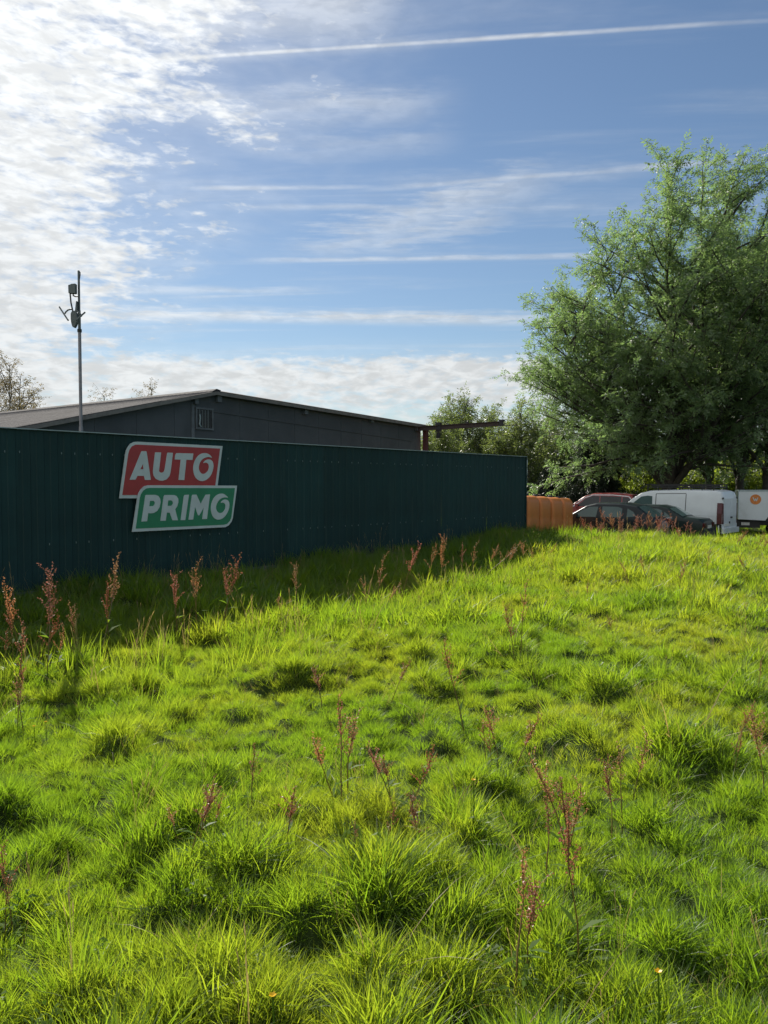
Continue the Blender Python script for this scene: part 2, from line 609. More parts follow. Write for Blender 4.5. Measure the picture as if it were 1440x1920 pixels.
gxs = axis_coords(-9, 14, 0.09, 900)
gys = axis_coords(0, 24, 0.09, 900)
GX, GY = np.meshgrid(gxs, gys)
GZ = ground(GX, GY)
nx_, ny_ = len(gxs), len(gys)
idx = np.arange(nx_ * ny_).reshape(ny_, nx_)
gf = np.stack([idx[:-1, :-1], idx[:-1, 1:], idx[1:, 1:], idx[1:, :-1]], -1).reshape(-1, 4)
go = link('ground', np_mesh('ground', np.stack([GX, GY, GZ], -1).reshape(-1, 3), gf, M['soil'], smooth=True))
go['kind'] = 'structure'

# ------------------------------------------------------------------ the green sheet wall
WROT = math.atan2(D_.y, D_.x)
WLOC = N_ * WALL_D
W_TOP, W_BOT = EYE + 0.80, EYE - 1.62


def on_wall(px, py):
    d = ray(px, py)
    k = WALL_D / (N_.x * d.x + N_.y * d.y)
    p = Vector((0, 0, EYE)) + d * k
    return (D_.dot(p), p.z)


T_END = on_wall(985, 900)[0]
fence = thing('sheet_metal_wall', 'long dark green corrugated sheet metal wall running along the meadow', 'wall', WLOC, WROT)
PITCHR = 0.207
PW = PITCHR * 5


def sheet_panel():
    prof = []
    for i in range(5):
        x = i * PITCHR
        prof += [(x, 0.0), (x + 0.052, 0.0), (x + 0.064, -0.011), (x + 0.168, -0.011), (x + 0.180, 0.0)]
    prof.append((PW, 0.0))
    mb = MB()
    n = len(prof)
    vs = []
    for z in (W_BOT, W_TOP):
        vs += [(x + 0.0008, y, z) for x, y in prof] + [(x + 0.0008, y + 0.0015, z) for x, y in prof]
    fs = []
    for i in range(n - 1):
        fs.append((i, i + 1, 2 * n + i + 1, 2 * n + i))
        fs.append((n + i + 1, n + i, 3 * n + i, 3 * n + i + 1))
        fs.append((2 * n + i, 2 * n + i + 1, 3 * n + i + 1, 3 * n + i))
    return mb.add(vs, fs).mesh('panel', M['wall'])


pm = sheet_panel()
NPAN = 21
for i in range(NPAN):
    o = link('panel', pm, fence)
    o.location = (T_END - PW * (i + 1), -0.0030 * (i % 2), 0.004 * math.sin(i * 2.3))
T_BEG = T_END - PW * NPAN
MB().box(((T_BEG + T_END) / 2, -0.022, W_TOP + 0.006), (T_END - T_BEG + 0.02, 0.075, 0.014)).build('cap_trim', M['wall_trim'], fence)
# fixings: two rows of screws with pale washers
sc = MB()
for i in range(NPAN * 5):
    for z in (W_TOP - 0.33, W_BOT + 0.72):
        x = T_BEG + PITCHR * i + 0.026
        if random.random() < 0.6:
            sc.box((x, -0.006, z), (0.010, 0.010, 0.030))
o = sc.build('screw_row', M['screw'], fence)
o['kind'] = 'stuff'
MB().box(((T_BEG + T_END) / 2, -0.055, W_BOT + 0.02), (T_END - T_BEG, 0.03, 0.05)).build('bottom_rail', M['rail'], fence)
MB().box((T_END + 0.012, 0.03, (W_TOP + W_BOT) / 2), (0.020, 0.14, W_TOP - W_BOT)).build('end_post', M['wall'], fence)
# torn pale strip of sealing tape hanging at the end of the wall
st_ = MB()
zz = np.linspace(W_TOP - 0.03, W_TOP - 0.75, 9)
pts = [(T_END + 0.034 + 0.012 * math.sin(i * 1.7), -0.03, z) for i, z in enumerate(zz)]
st_.tube(pts, [0.006, 0.014, 0.018, 0.012, 0.016, 0.009, 0.007, 0.010, 0.006], 5)
st_.build('torn_strip', M['sign_white'], fence)
for k in range(7):
    MB().box((T_END - 0.2 - 3.2 * k, 0.06, (W_TOP - 0.1 + W_BOT - 0.5) / 2), (0.08, 0.10, W_TOP - W_BOT + 0.3)).build('post', M['galv'], fence)

# ------------------------------------------------------------------ sign
sign = thing('shop_sign', 'two-tier red and green sign with white letters on the dark green wall', 'sign', WLOC, WROT)
ZA = lambda pts: [on_wall(210 + x * 210 / 1440, 815 + y * 210 / 1440) for x, y in pts]
ZB = lambda pts: [on_wall(235 + x * 210 / 1440, 900 + y * 210 / 1440) for x, y in pts]


def smooth_poly(pts, it=1):
    for _ in range(it):
        out = []
        n = len(pts)
        for i in range(n):
            a, b = pts[i], pts[(i + 1) % n]
            out += [(a[0] * .75 + b[0] * .25, a[1] * .75 + b[1] * .25), (a[0] * .25 + b[0] * .75, a[1] * .25 + b[1] * .75)]
        pts = out
    return pts


Y0 = -0.042
ub = MB().prism(ZA([(70, 818), (150, 240), (159, 205), (180, 160), (213, 118), (258, 95), (300, 92), (1395, 148), (1310, 812)]), Y0, Y0 - 0.022).build('upper_board', M['sign_white'], sign)
MB().prism(ZA([(105, 776), (182, 250), (196, 200), (226, 154), (272, 131), (310, 130), (1360, 180), (1283, 772)]), Y0 - 0.0225, Y0 - 0.027).build('red_face', M['sign_red'], ub)
lb = MB().prism(ZB([(50, 664), (120, 215), (131, 172), (160, 120), (205, 80), (255, 67), (1395, 72), (1340, 485), (1325, 530), (1290, 578), (1245, 604)]), Y0 - 0.034, Y0 - 0.056).build('lower_board', M['sign_white'], sign)
MB().prism(ZB([(92, 622), (145, 230), (157, 185), (188, 137), (228, 108), (270, 101), (1365, 104), (1318, 478), (1300, 522), (1265, 560), (1222, 572)]), Y0 - 0.0565, Y0 - 0.061).build('green_face', M['sign_green'], lb)
OA = [(1258, 300), (1235, 268), (1205, 247), (1170, 237), (1130, 240), (1090, 258), (1050, 300), (1022, 360), (1010, 430), (1018, 500), (1040, 550), (1075, 585), (1120, 600), (1165, 590), (1210, 560), (1245, 515), (1268, 450), (1275, 390), (1262, 345), (1240, 325), (1210, 317), (1175, 328), (1150, 348), (1140, 368), (1165, 359), (1185, 361), (1205, 375), (1215, 405), (1210, 445), (1195, 475), (1165, 500), (1135, 507), (1105, 490), (1085, 450), (1085, 400), (1100, 355), (1125, 320), (1160, 298), (1200, 288), (1235, 292)]
OB = [(1280, 228), (1250, 200), (1220, 178), (1190, 172), (1150, 180), (1110, 205), (1075, 255), (1055, 320), (1052, 380), (1065, 440), (1090, 485), (1130, 508), (1170, 508), (1215, 485), (1255, 440), (1285, 375), (1294, 320), (1285, 275), (1262, 252), (1230, 248), (1200, 262), (1175, 295), (1200, 288), (1220, 291), (1240, 310), (1242, 345), (1230, 385), (1205, 415), (1170, 425), (1140, 412), (1120, 375), (1120, 330), (1138, 285), (1165, 250), (1200, 228), (1240, 221)]
letters_a = [
    ([(345, 220), (355, 214), (405, 214), (414, 222), (468, 582), (392, 582), (380, 530), (296, 530), (272, 578), (196, 580)], [(368, 375), (373, 445), (332, 445)]),
    ([(522, 234), (530, 228), (600, 230), (576, 440), (573, 465), (581, 482), (598, 490), (622, 486), (638, 470), (646, 445), (678, 240), (686, 232), (752, 235), (722, 480), (705, 535), (670, 575), (622, 592), (580, 590), (532, 568), (504, 530), (495, 480), (500, 420)], None),
    ([(800, 238), (1014, 243), (1004, 326), (924, 324), (898, 584), (824, 582), (852, 322), (775, 320), (780, 272), (787, 250)], None),
    (smooth_poly(OA, 1), None)]
letters_b = [
    ([(212, 198), (225, 190), (345, 190), (380, 205), (402, 240), (408, 285), (395, 345), (365, 395), (320, 422), (280, 426), (248, 424), (235, 528), (162, 532)], [(270, 268), (318, 266), (334, 285), (332, 310), (312, 334), (262, 336)]),
    ([(447, 212), (458, 192), (580, 192), (612, 205), (634, 240), (636, 285), (622, 335), (595, 375), (630, 515), (560, 515), (525, 418), (488, 418), (474, 520), (405, 522)], [(505, 262), (545, 260), (566, 280), (566, 305), (545, 330), (497, 332)]),
    ([(705, 212), (716, 192), (772, 187), (725, 512), (665, 514)], None),
    ([(808, 204), (818, 188), (868, 186), (922, 305), (985, 188), (1042, 184), (1003, 498), (942, 500), (962, 350), (905, 452), (888, 452), (850, 345), (826, 506), (766, 508)], None),
    (smooth_poly(OB, 1), None)]
for outer, hole in letters_a:
    MB().prism(ZA(outer), Y0 - 0.0275, Y0 - 0.033, ZA(hole) if hole else None).build('letter', M['sign_white'], ub)
for outer, hole in letters_b:
    MB().prism(ZB(outer), Y0 - 0.0615, Y0 - 0.067, ZB(hole) if hole else None).build('letter', M['sign_white'], lb)

# ------------------------------------------------------------------ workshop behind the wall
TB = R(35.0)
G_ = Vector((math.sin(TB), math.cos(TB), 0))
Q_ = Vector((-math.cos(TB), math.sin(TB), 0))          # away from the camera, along the ridge
dA = ray(396, 736)
APEX = Vector((0, 0, EYE)) + dA * 20.0
BROT = math.atan2(G_.y, G_.x)
BLOC = Vector((APEX.x, APEX.y, 0))


def on_face(px, py):
    d = ray(px, py)
    o = Vector((0, 0, EYE))
    k = (APEX - o).dot(Q_) / d.dot(Q_)
    p = o + d * k
    return ((p - APEX).dot(G_), p.z)


shed = thing('workshop', 'low slate grey workshop with shallow gable and corrugated roof behind wall', 'building', BLOC, BROT)
E_R = on_face(789, 799)
E_L = on_face(20, 805)
za = APEX.z
sl = (za - E_L[1]) / (0 - E_L[0])
XL = -7.0
zl = za + XL * sl
XR = E_R[0]
zr = E_R[1]
DEPTH = 17.0
ztop = lambda x: (za + x * sl if x < 0 else za + (zr - za) * x / XR)
# cladding sheets, each its own piece, with shadow gaps
edges = list(np.arange(XL, XR - 0.3, 1.15)) + [XR]
i0 = min(range(len(edges)), key=lambda i: abs(edges[i] - on_face(361, 780)[0]))
edges[i0] = on_face(361, 780)[0]
for a, b in zip(edges[:-1], edges[1:]):
    a2, b2 = a + 0.004, b - 0.004
    pts = [(a2, -0.4), (b2, -0.4), (b2, ztop(b2) - 0.03)] + ([(0, za - 0.03)] if a2 < 0 < b2 else []) + [(a2, ztop(a2) - 0.03)]
    MB().prism(pts, 0.0, 0.03 + 0.002 * random.random()).build('cladding_sheet', M['clad'], shed)
back = [(XL + .02, -0.4), (XR - .02, -0.4), (XR - .02, zr - 0.06), (0, za - 0.06), (XL + .02, zl - 0.06)]
MB().prism(back, 0.036, 0.14).build('gable_wall', M['clad'], shed)
MB().prism(back, DEPTH - 0.14, DEPTH).build('rear_wall', M['clad'], shed)
MB().box((XL + 0.08, DEPTH / 2, (zl - 0.5) / 2), (0.12, DEPTH - 0.3, zl + 0.3)).build('side_wall', M['clad'], shed)
MB().box((XR - 0.08, DEPTH / 2, (zr - 0.5) / 2), (0.12, DEPTH - 0.3, zr + 0.3)).build('side_wall', M['clad'], shed)
xs_ = on_face(361, 780)[0]
MB().box((xs_, -0.012, ztop(xs_) / 2 - 0.1), (0.10, 0.022, ztop(xs_) - 0.1)).build('corner_strip', M['bracket'], shed)
zh = on_face(500, 788)
MB().bar((on_face(400, 771)[0], -0.012, on_face(400, 771)[1]), (on_face(770, 826)[0], -0.012, on_face(770, 826)[1]), 0.022, 0.05).build('wall_rail', M['clad'], shed)


def roof_sheet(x0, z0, x1, z1, per=0.177, nseg=6):
    """corrugated sheet: waves run along the ridge direction (local y), corrugations fall from ridge to eave"""
    ys = np.arange(-0.22, DEPTH + 0.2, per / nseg)
    top = 0.022 * np.cos(ys * 2 * math.pi / per)
    n = len(ys)
    xs2 = np.linspace(x0, x1, 5)
    zs2 = np.linspace(z0, z1, 5)
    v = []
    for th in (0.0, -0.012):
        for a, b in zip(xs2, zs2):
            v.append(np.stack([np.full(n, a), ys, b + top + th], -1))
    v = np.concatenate(v)
    f = []
    for lay in range(2):
        for k in range(4):
            o = (lay * 5 + k) * n
            i = np.arange(n - 1)
            q = np.stack([o + i, o + i + 1, o + n + i + 1, o + n + i], -1)
            f.append(q if lay == 0 else q[:, ::-1])
    for o1, o2 in ((0, 5 * n), (4 * n, 9 * n)):
        i = np.arange(n - 1)
        f.append(np.stack([o1 + i, o1 + i + 1, o2 + i + 1, o2 + i], -1))
    return np_mesh('roof_sheet', v, np.concatenate(f), M['roof'], smooth=True)


link('roof_slope', roof_sheet(0.0, za + 0.03, XL - 0.35, zl + 0.03 - 0.35 * sl), shed)
link('roof_slope', roof_sheet(0.0, za + 0.03, XR + 0.12, zr + 0.03), shed)
rd = MB()
for k in range(60):
    y = -0.22 + k * 0.295
    rd.prism([(-0.17, za + 0.045 - 0.17 * sl - 0.006), (0, za + 0.085), (0.15, za + 0.06), (0.15, za + 0.045), (0, za + 0.066), (-0.17, za + 0.028 - 0.17 * sl - 0.006)], y, y + 0.29)
rd.build('ridge_cap', M['roof'], shed)
MB().bar((0.0, -0.205, za - 0.03), (XL - 0.3, -0.205, zl - 0.03 - 0.3 * sl), 0.03, 0.09).build('verge_trim', M['verge'], shed)
MB().bar((0.0, -0.205, za - 0.03), (XR + 0.1, -0.205, zr - 0.03), 0.03, 0.09).build('verge_trim', M['verge'], shed)
MB().bar((0.0, -0.10, za - 0.07), (XL - 0.3, -0.10, zl - 0.07 - 0.3 * sl), 0.18, 0.02).build('soffit', M['clad'], shed)
MB().bar((0.0, -0.10, za - 0.07), (XR + 0.1, -0.10, zr - 0.07), 0.18, 0.02).build('soffit', M['clad'], shed)
for px, py, s in ((407, 747, 0.15), (570, 771, 0.15), (694, 787, 0.15), (779, 802, 0.17), (364, 752, 0.12)):
    x, z = on_face(px, py)
    MB().box((x, -0.06, z), (s, 0.11, s * 1.35)).build('purlin_end', M['bracket'], shed)
# small barred window
wx0, wz0 = on_face(367, 803)
wx1, wz1 = on_face(397, 768)
cx, cz, ww, wh = (wx0 + wx1) / 2, (wz0 + wz1) / 2, wx1 - wx0, wz1 - wz0
win = MB()
for dx, dz, w, h in ((0, wh / 2, ww + .05, .05), (0, -wh / 2, ww + .05, .05), (-ww / 2, 0, .05, wh - .052), (ww / 2, 0, .05, wh - .052)):
    win.box((cx + dx, -0.025, cz + dz), (w, 0.045, h))
win = win.build('window', M['bracket'], shed)
MB().box((cx, -0.008, cz), (ww - .05, 0.012, wh - .05)).build('pane', M['dark_glass'], win)
for k in range(5):
    x = cx - ww / 2 + 0.08 + k * (ww - 0.16) / 4
    MB().box((x, -0.024, cz), (0.014, 0.014, wh - 0.054)).build('bar', M['clad'], win)
MB().tube([(cx - ww * .32, -0.05, cz + wh * .2), (cx - ww * .30, -0.055, cz), (cx - ww * .34, -0.05, cz - wh * .3), (cx - ww * .25, -0.05, cz - wh * .42)], 0.02, 6).build('hinge_chain', M['wall_trim'], win)

# jib crane at the far corner
jc = on_face(787, 846)
jx = jc[0]
jib = thing('jib_crane', 'rusty steel hoist beam jutting from a red post at workshop corner', 'hoist', BLOC + G_ * (jx + 0.05), BROT)
wpt = BLOC + G_ * (jx + 0.05)


def at_depth(px, py, y):
    d = ray(px, py)
    return Vector((0, 0, EYE)) + d * (y / d.y)


inv = Matrix.Rotation(-BROT, 3, 'Z')
jl = lambda p: inv @ (p - wpt)
jd = wpt.y
j0 = jl(at_depth(779, 804, jd - 0.3))
j1 = jl(at_depth(944, 794, jd - 1.6))
pz = at_depth(789, 800, jd).z
MB().box((0.02, -0.22, (pz - 0.4) / 2), (0.17, 0.16, pz + 0.35)).build('post', M['red_steel'], jib)
bm_ = MB()
ax = (j1 - j0).normalized()
for off, w, h in ((0.075, 0.12, 0.022), (-0.075, 0.12, 0.022), (0, 0.02, 0.126)):
    bm_.bar(j0 + Vector((0, 0, off)), j1 + Vector((0, 0, off)) + (ax * 0.5 if off == -0.075 else Vector()), w, h)
bm_.build('beam', M['rust'], jib)
tp = j0.lerp(j1, 0.27)
tr_ = MB().box(tp + Vector((0, 0, 0.14)), (0.14, 0.2, 0.10)).box(tp + Vector((0, 0, -0.02)), (0.05, 0.22, 0.30)).build('trolley', M['black'], jib)
MB().box(tp + Vector((0, 0, -0.30)), (0.12, 0.12, 0.22)).box(tp + Vector((0, 0, -0.17)), (0.03, 0.03, 0.1)).build('hook_block', M['black'], tr_)
e0 = j0.lerp(j1, 0.985)
MB().box(e0 + Vector((0, 0, 0.11)), (0.22, 0.14, 0.06)).box(e0 + Vector((-0.08, 0, 0.02)), (0.03, 0.15, 0.22)).build('end_stop', M['black'], jib)
for f_ in (0.03, 0.6):
    q = j0.lerp(j1, f_)
    MB().box(q + Vector((0, 0, 0.12)), (0.07, 0.1, 0.07)).build('clamp', M['black'], jib)
MB().tube([(0.02, -0.34, pz - 0.15), (0.02, -0.46, pz - 0.30), (0.02, -0.34, pz - 0.42)], 0.02, 6).build('gusset', M['rust'], jib)

# ------------------------------------------------------------------ antenna mast
MD = 12.6
mb_ = at_depth(152, 806, MD)
mt = at_depth(149, 508, MD)
mz = lambda py: at_depth(150, py, MD).z
mx = lambda px: (px - 150.5) / FPX * MD
mast = thing('antenna_mast', 'thin antenna mast with two boxes and splayed arms behind the wall', 'antenna', (mb_.x, mb_.y, 0), 0)
HT = mt.z
MB().tube([(0, 0, -0.3), (0, 0, mz(800))], 0.034, 10).tube([(0, 0, mz(800)), (0, 0, mz(620))], 0.027, 10).build('lower_pole', M['galv'], mast, True)
MB().tube([(0, 0, mz(620)), (0, 0, mz(582))], 0.024, 10).tube([(0.0, 0, mz(582)), (0.0, 0, HT)], 0.019, 10).build('upper_pole', M['antenna'], mast, True)
MB().lathe([(0.036, mz(623)), (0.038, mz(620)), (0.036, mz(617))], 10).build('collar', M['black'], mast)
bxm = MB().prism([(mx(135.5), mz(552)), (mx(135.2), mz(537.5)), (mx(142), mz(535)), (mx(148), mz(534.5)), (mx(148), mz(552)), (mx(144), mz(552.5))], -0.10, -0.02)
bxm.build('radio_box', M['antenna'], mast)
MB().tube([(mx(142.3), -0.06, mz(552)), (mx(142.6), -0.06, mz(556)), (mx(146), -0.05, mz(557.5)), (mx(148.5), -0.02, mz(556.5))], 0.012, 6).build('bracket', M['black'], mast)
pa = smooth_poly([(mx(139.5), mz(586)), (mx(149.5), mz(585)), (mx(151), mz(604)), (mx(147), mz(614)), (mx(144.5), mz(616.5)), (mx(142), mz(615)), (mx(139.3), mz(604))], 1)
MB().prism(pa, -0.11, -0.03).build('panel_antenna', M['antenna'], mast)
MB().tube([(mx(136.8), -0.06, mz(552)), (mx(138.5), -0.07, mz(569)), (mx(141.5), -0.06, mz(586))], 0.013, 6).build('strut', M['black'], mast)
MB().prism([(mx(147), mz(566)), (mx(149), mz(566)), (mx(149), mz(585)), (mx(144.5), mz(585))], -0.05, 0.0).build('web_plate', M['antenna'], mast)
for pts in ([(116.5, 577), (126.5, 590.5), (137, 604.5), (139.5, 605.5)], [(164, 587), (158, 595.5), (151.5, 604.5)]):
    MB().tube([(mx(x), -0.06 - 0.05 * k, mz(y)) for k, (x, y) in enumerate(pts)][::-1], 0.014, 6).build('arm', M['antenna'], mast)
for pts in ([(127, 590), (129, 586.5), (133, 583), (137, 581.8), (140.5, 581.6)], [(157.5, 595.5), (156, 591), (153, 587.5), (150, 585)]):
    MB().tube([(mx(x), -0.07, mz(y)) for x, y in pts], 0.014, 6).build('brace', M['antenna'], mast)
MB().tube([(mx(148.5), 0, mz(508)), (mx(151), 0, mz(507.3)), (mx(153.5), 0, mz(511)), (mx(153.8), -.01, mz(516)), (mx(152), -.01, mz(527)), (mx(150.8), -.02, mz(540)), (mx(151.5), -.02, mz(552)), (mx(150.4), -.02, mz(560)), (mx(150.4), -.02, mz(585))], 0.006, 5).build('cable', M['black'], mast)

# ------------------------------------------------------------------ orange tanks
tank_pos = D_ * (T_END + 0.40) + N_ * (WALL_D + 0.70)


def tank_mesh(lx, ly, h, r=0.16, ns=5):
    """slab with generous rounding all round (superellipse section lofted upward)"""
    mb = MB()
    n = 40
    rows = []
    prof = [(0.03, 0.0), (0.0, 0.04)] + [(0.0, h * f) for f in (0.25, 0.45, 0.5, 0.55, 0.75)]
    for k in range(ns + 1):
        a = math.pi / 2 * k / ns
        prof.append((r * (1 - math.cos(a)), h - r + r * math.sin(a)))
    vs, fs = [], []
    for ins, z in prof:
        for k in range(n):
            w = 2 * math.pi * k / n
            e = 0.24
            c, s = math.cos(w), math.sin(w)
            x = (lx / 2 - ins * 0.22) * math.copysign(abs(c) ** e, c)
            y = (ly / 2 - ins * 1.1) * math.copysign(abs(s) ** e, s)
            b = 1.0 + 0.012 * math.sin(z / h * math.pi)
            if abs(z / h - 0.5) < 0.01:
                b -= 0.012
            vs.append((x * b, y * b, z))
    for i in range(len(prof) - 1):
        for k in range(n):
            fs.append((i * n + k, i * n + (k + 1) % n, (i + 1) * n + (k + 1) % n, (i + 1) * n + k))
    fs.append(tuple(range(n)))
    fs.append(tuple((len(prof) - 1) * n + k for k in range(n)))
    mb.add(vs, fs)
    return mb.mesh('shell', M['tank'], True, 50)


TKH = 1.30
tm = tank_mesh(0.695, 1.35, TKH, 0.20)
capm = MB().lathe([(0.075, TKH - 0.02), (0.075, TKH + 0.035), (0.055, TKH + 0.06), (0.03, TKH + 0.065)], 14).mesh('filler_cap', M['black'], True, 40)
hbm = MB().tube([(-0.07, 0, TKH + .02), (-0.05, 0, TKH + 0.07), (0.05, 0, TKH + 0.09), (0.09, 0, TKH + 0.02)], 0.016, 6).mesh('vent_pipe', M['black'])
tlabels = ['orange plastic tank nearest the wall end, showing its broad face',
           'orange plastic tank second from the wall end in the row',
           'orange plastic tank third from the wall end in the row',
           'orange plastic tank farthest from the wall, beside the black car']
tbase = float(ground(tank_pos.x, tank_pos.y, False)) - 0.06
for i in range(4):
    p = tank_pos + D_ * (0.745 * i) - N_ * 0.12 + N_ * 0.02 * (i % 2)
    t_ = thing('fuel_tank', tlabels[i], 'tank', (p.x, p.y, tbase - 0.035 * i), WROT + R(1.5) * (i % 2), 'orange tanks beside the wall')
    link('shell', tm, t_)
    c_ = link('filler_cap', capm, t_)
    c_.location = (0.05, -0.35 + 0.1 * (i % 2), 0)
    v_ = link('vent_pipe', hbm, t_)
    v_.location = (-0.1, -0.05, 0)
    v_.rotation_euler = (0, 0, 0.7 * i)

# ------------------------------------------------------------------ vehicles
tyre_cache = {}


def wheel(parent, x, y, r, w=0.19, side=-1):
    key = (round(r, 2), round(w, 2))
    if key not in tyre_cache:
        t = MB().lathe([(r * .62, -w / 2), (r * .93, -w / 2), (r, -w / 2 + .03), (r, w / 2 - .03), (r * .93, w / 2), (r * .62, w / 2)], 26, 'Y').mesh('tyre', M['rubber'], True, 40)
        rm = MB().lathe([(r * .63, -w / 2 + .01), (r * .60, -w / 2 + .03), (r * .2, -w / 2 + .045), (r * .16, -w / 2 + .015), (0.01, -w / 2 + .015)], 22, 'Y').mesh('rim', M['rim'], True, 30)
        tyre_cache[key] = (t, rm)
    wo_ = link('wheel', tyre_cache[key][0], parent)
    wo_.location = (x, y, r)
    if side > 0:
        wo_.rotation_euler = (0, 0, math.pi)
    link('rim', tyre_cache[key][1], wo_)


class Car:
    def __init__(self, root, L, top, wid, g, zbot, wheels, wr, paint):
        self.root, self.L, self.top, self.wid, self.g, self.paint = root, L, top, wid, g, paint
        self.zbot, self.wheels, self.wr = zbot, wheels, wr
        xs = set(np.round(np.linspace(0, L, 46), 3))
        for x, _ in top:
            xs.add(round(x, 3))
        for wc in wheels:
            for a in np.linspace(0, math.pi, 13):
                xs.add(round(wc + (wr + .07) * math.cos(a), 3))
        xs = sorted(x for x in xs if 0 <= x <= L)
        rows = []
        for x in xs:
            zt = self.zt(x)
            zb = zbot
            for wc in wheels:
                d = abs(x - wc)
                if d < wr + .07:
                    zb = max(zb, wr + math.sqrt((wr + .07) ** 2 - d * d))
            zb = min(zb, zt - 0.1)
            half = []
            rr = min(0.07, (zt - zb) * .3)
            for f in (0, .18, .36, .54, .7, .85, 1.0):
                z = zb + (zt - rr - zb) * f
                half.append((self.sy(x, z), z))
            yt = self.sy(x, zt - rr)
            half.append((yt - rr * .35, zt - rr * .35))
            half.append((yt - rr * 1.1, zt))
            half.append((yt * .5, zt + 0.022))
            half.append((0, zt + 0.03))
            rows.append([(x - L / 2, -y, z) for y, z in half] + [(x - L / 2, y, z) for y, z in half[-2::-1]])
        n = len(rows[0])
        mb = MB()
        fs = []
        for i in range(len(rows) - 1):
            for k in range(n - 1):
                fs.append((i * n + k, i * n + k + 1, (i + 1) * n + k + 1, (i + 1) * n + k))
            fs.append((i * n + n - 1, i * n, (i + 1) * n, (i + 1) * n + n - 1))
        fs.append(tuple(range(n)))
        fs.append(tuple((len(rows) - 1) * n + k for k in range(n)))
        mb.add([p for r_ in rows for p in r_], fs)
        mb.build('body', paint, root, True, 40)
        for wc in wheels:
            hw = self.sy(wc, wr) - 0.11
            wheel(root, wc - L / 2, -hw, wr, side=-1)
            wheel(root, wc - L / 2, hw, wr, side=1)

    def zt(self, x):
        return float(np.interp(x, [p[0] for p in self.top], [p[1] for p in self.top]))

    def sy(self, x, z):
        return float(np.interp(x, [p[0] for p in self.wid], [p[1] for p in self.wid]) * np.interp(z, [p[0] for p in self.g], [p[1] for p in self.g]))

    def side(self, name, poly, mat, proud=0.006, sides=(-1, 1), parent=None):
        """piece lying on the body side: polygon in (x, z)"""
        out = []
        for s in sides:
            tris = tessellate_polygon([[Vector((p[0], p[1], 0)) for p in poly]])
            n = len(poly)
            vs = [(x - self.L / 2, s * (self.sy(x, z) + proud), z) for x, z in poly] + [(x - self.L / 2, s * (self.sy(x, z) - 0.03), z) for x, z in poly]
            fs = [tuple(t) for t in tris] + [tuple(i + n for i in t[::-1]) for t in tris]
            fs += [(i, (i + 1) % n, n + (i + 1) % n, n + i) for i in range(n)]
            out.append(MB().add(vs, fs).build(name, mat, parent or self.root))
        return out

    def across(self, name, x0, x1, f, mat, lift=0.012, parent=None):
        """glass across the car, following the top line between x0 and x1"""
        ks = np.linspace(x0, x1, 5)
        vs, fs = [], []
        m_ = 7
        for lay in (lift, lift - 0.03):
            for x in ks:
                zt = self.zt(x)
                yt = self.sy(x, zt - .05) * f
                for k in range(m_):
                    a = -1 + 2 * k / (m_ - 1)
                    vs.append((x - self.L / 2, a * yt, zt + 0.03 * (1 - abs(a) ** 2.5) + lay))
        n = len(ks)
        for lay in range(2):
            for i in range(n - 1):
                for k in range(m_ - 1):
                    o = lay * n * m_ + i * m_ + k
                    q = (o, o + 1, o + m_ + 1, o + m_)
                    fs.append(q if lay == 0 else q[::-1])
        b = n * m_
        ring = [k for k in range(m_)] + [i * m_ + m_ - 1 for i in range(1, n)] + [(n - 1) * m_ + k for k in range(m_ - 2, -1, -1)] + [i * m_ for i in range(n - 2, 0, -1)]
        for i in range(len(ring)):
            p, q = ring[i], ring[(i + 1) % len(ring)]
            fs.append((p, q, b + q, b + p))
        return MB().add(vs, fs).build(name, mat, parent or self.root, True, 40)

    def end(self, name, x, y, z, s, mat, both=True):
        for sy_ in ((-1, 1) if both else (1,)):
            MB().box((x - self.L / 2, y * sy_, z), s).build(name, mat, self.root)


def strip(c, name, pts, w, mat, proud=0.004, sides=(-1, 1)):
    """thin seam or moulding that follows the body side along a polyline, one mesh per side"""
    for s in sides:
        mb = MB()
        for (x0, z0), (x1, z1) in zip(pts[:-1], pts[1:]):
            dx, dz = x1 - x0, z1 - z0
            l = math.hypot(dx, dz)
            nx, nz = -dz / l * w / 2, dx / l * w / 2
            vs, fs = [], []
            n = 9
            for k in range(n):
                f = k / (n - 1)
                for q in (1, -1):
                    x, z = x0 + dx * f + nx * q, z0 + dz * f + nz * q
                    y = c.sy(x, z)
                    vs += [(x - c.L / 2, s * (y + proud), z), (x - c.L / 2, s * (y - 0.02), z)]
            for k in range(n - 1):
                a, b = 4 * k, 4 * k + 4
                fs += [(a, a + 2, b + 2, b), (a + 1, b + 1, b + 3, a + 3), (a, b, b + 1, a + 1), (a + 2, a + 3, b + 3, b + 2)]
            fs += [(0, 1, 3, 2), (4 * n - 4, 4 * n - 2, 4 * n - 1, 4 * n - 3)]
            mb.add(vs, fs)
        mb.build(name, mat, c.root)


def place_vehicle(name, label, cat, near, rear_dir, L, group=None):
    """near = world point of the middle of the vehicle"""
    rot = math.atan2(rear_dir[1], rear_dir[0])
    return thing(name, label, cat, (near[0], near[1], float(ground(near[0], near[1], False)) - 0.02), rot, group)


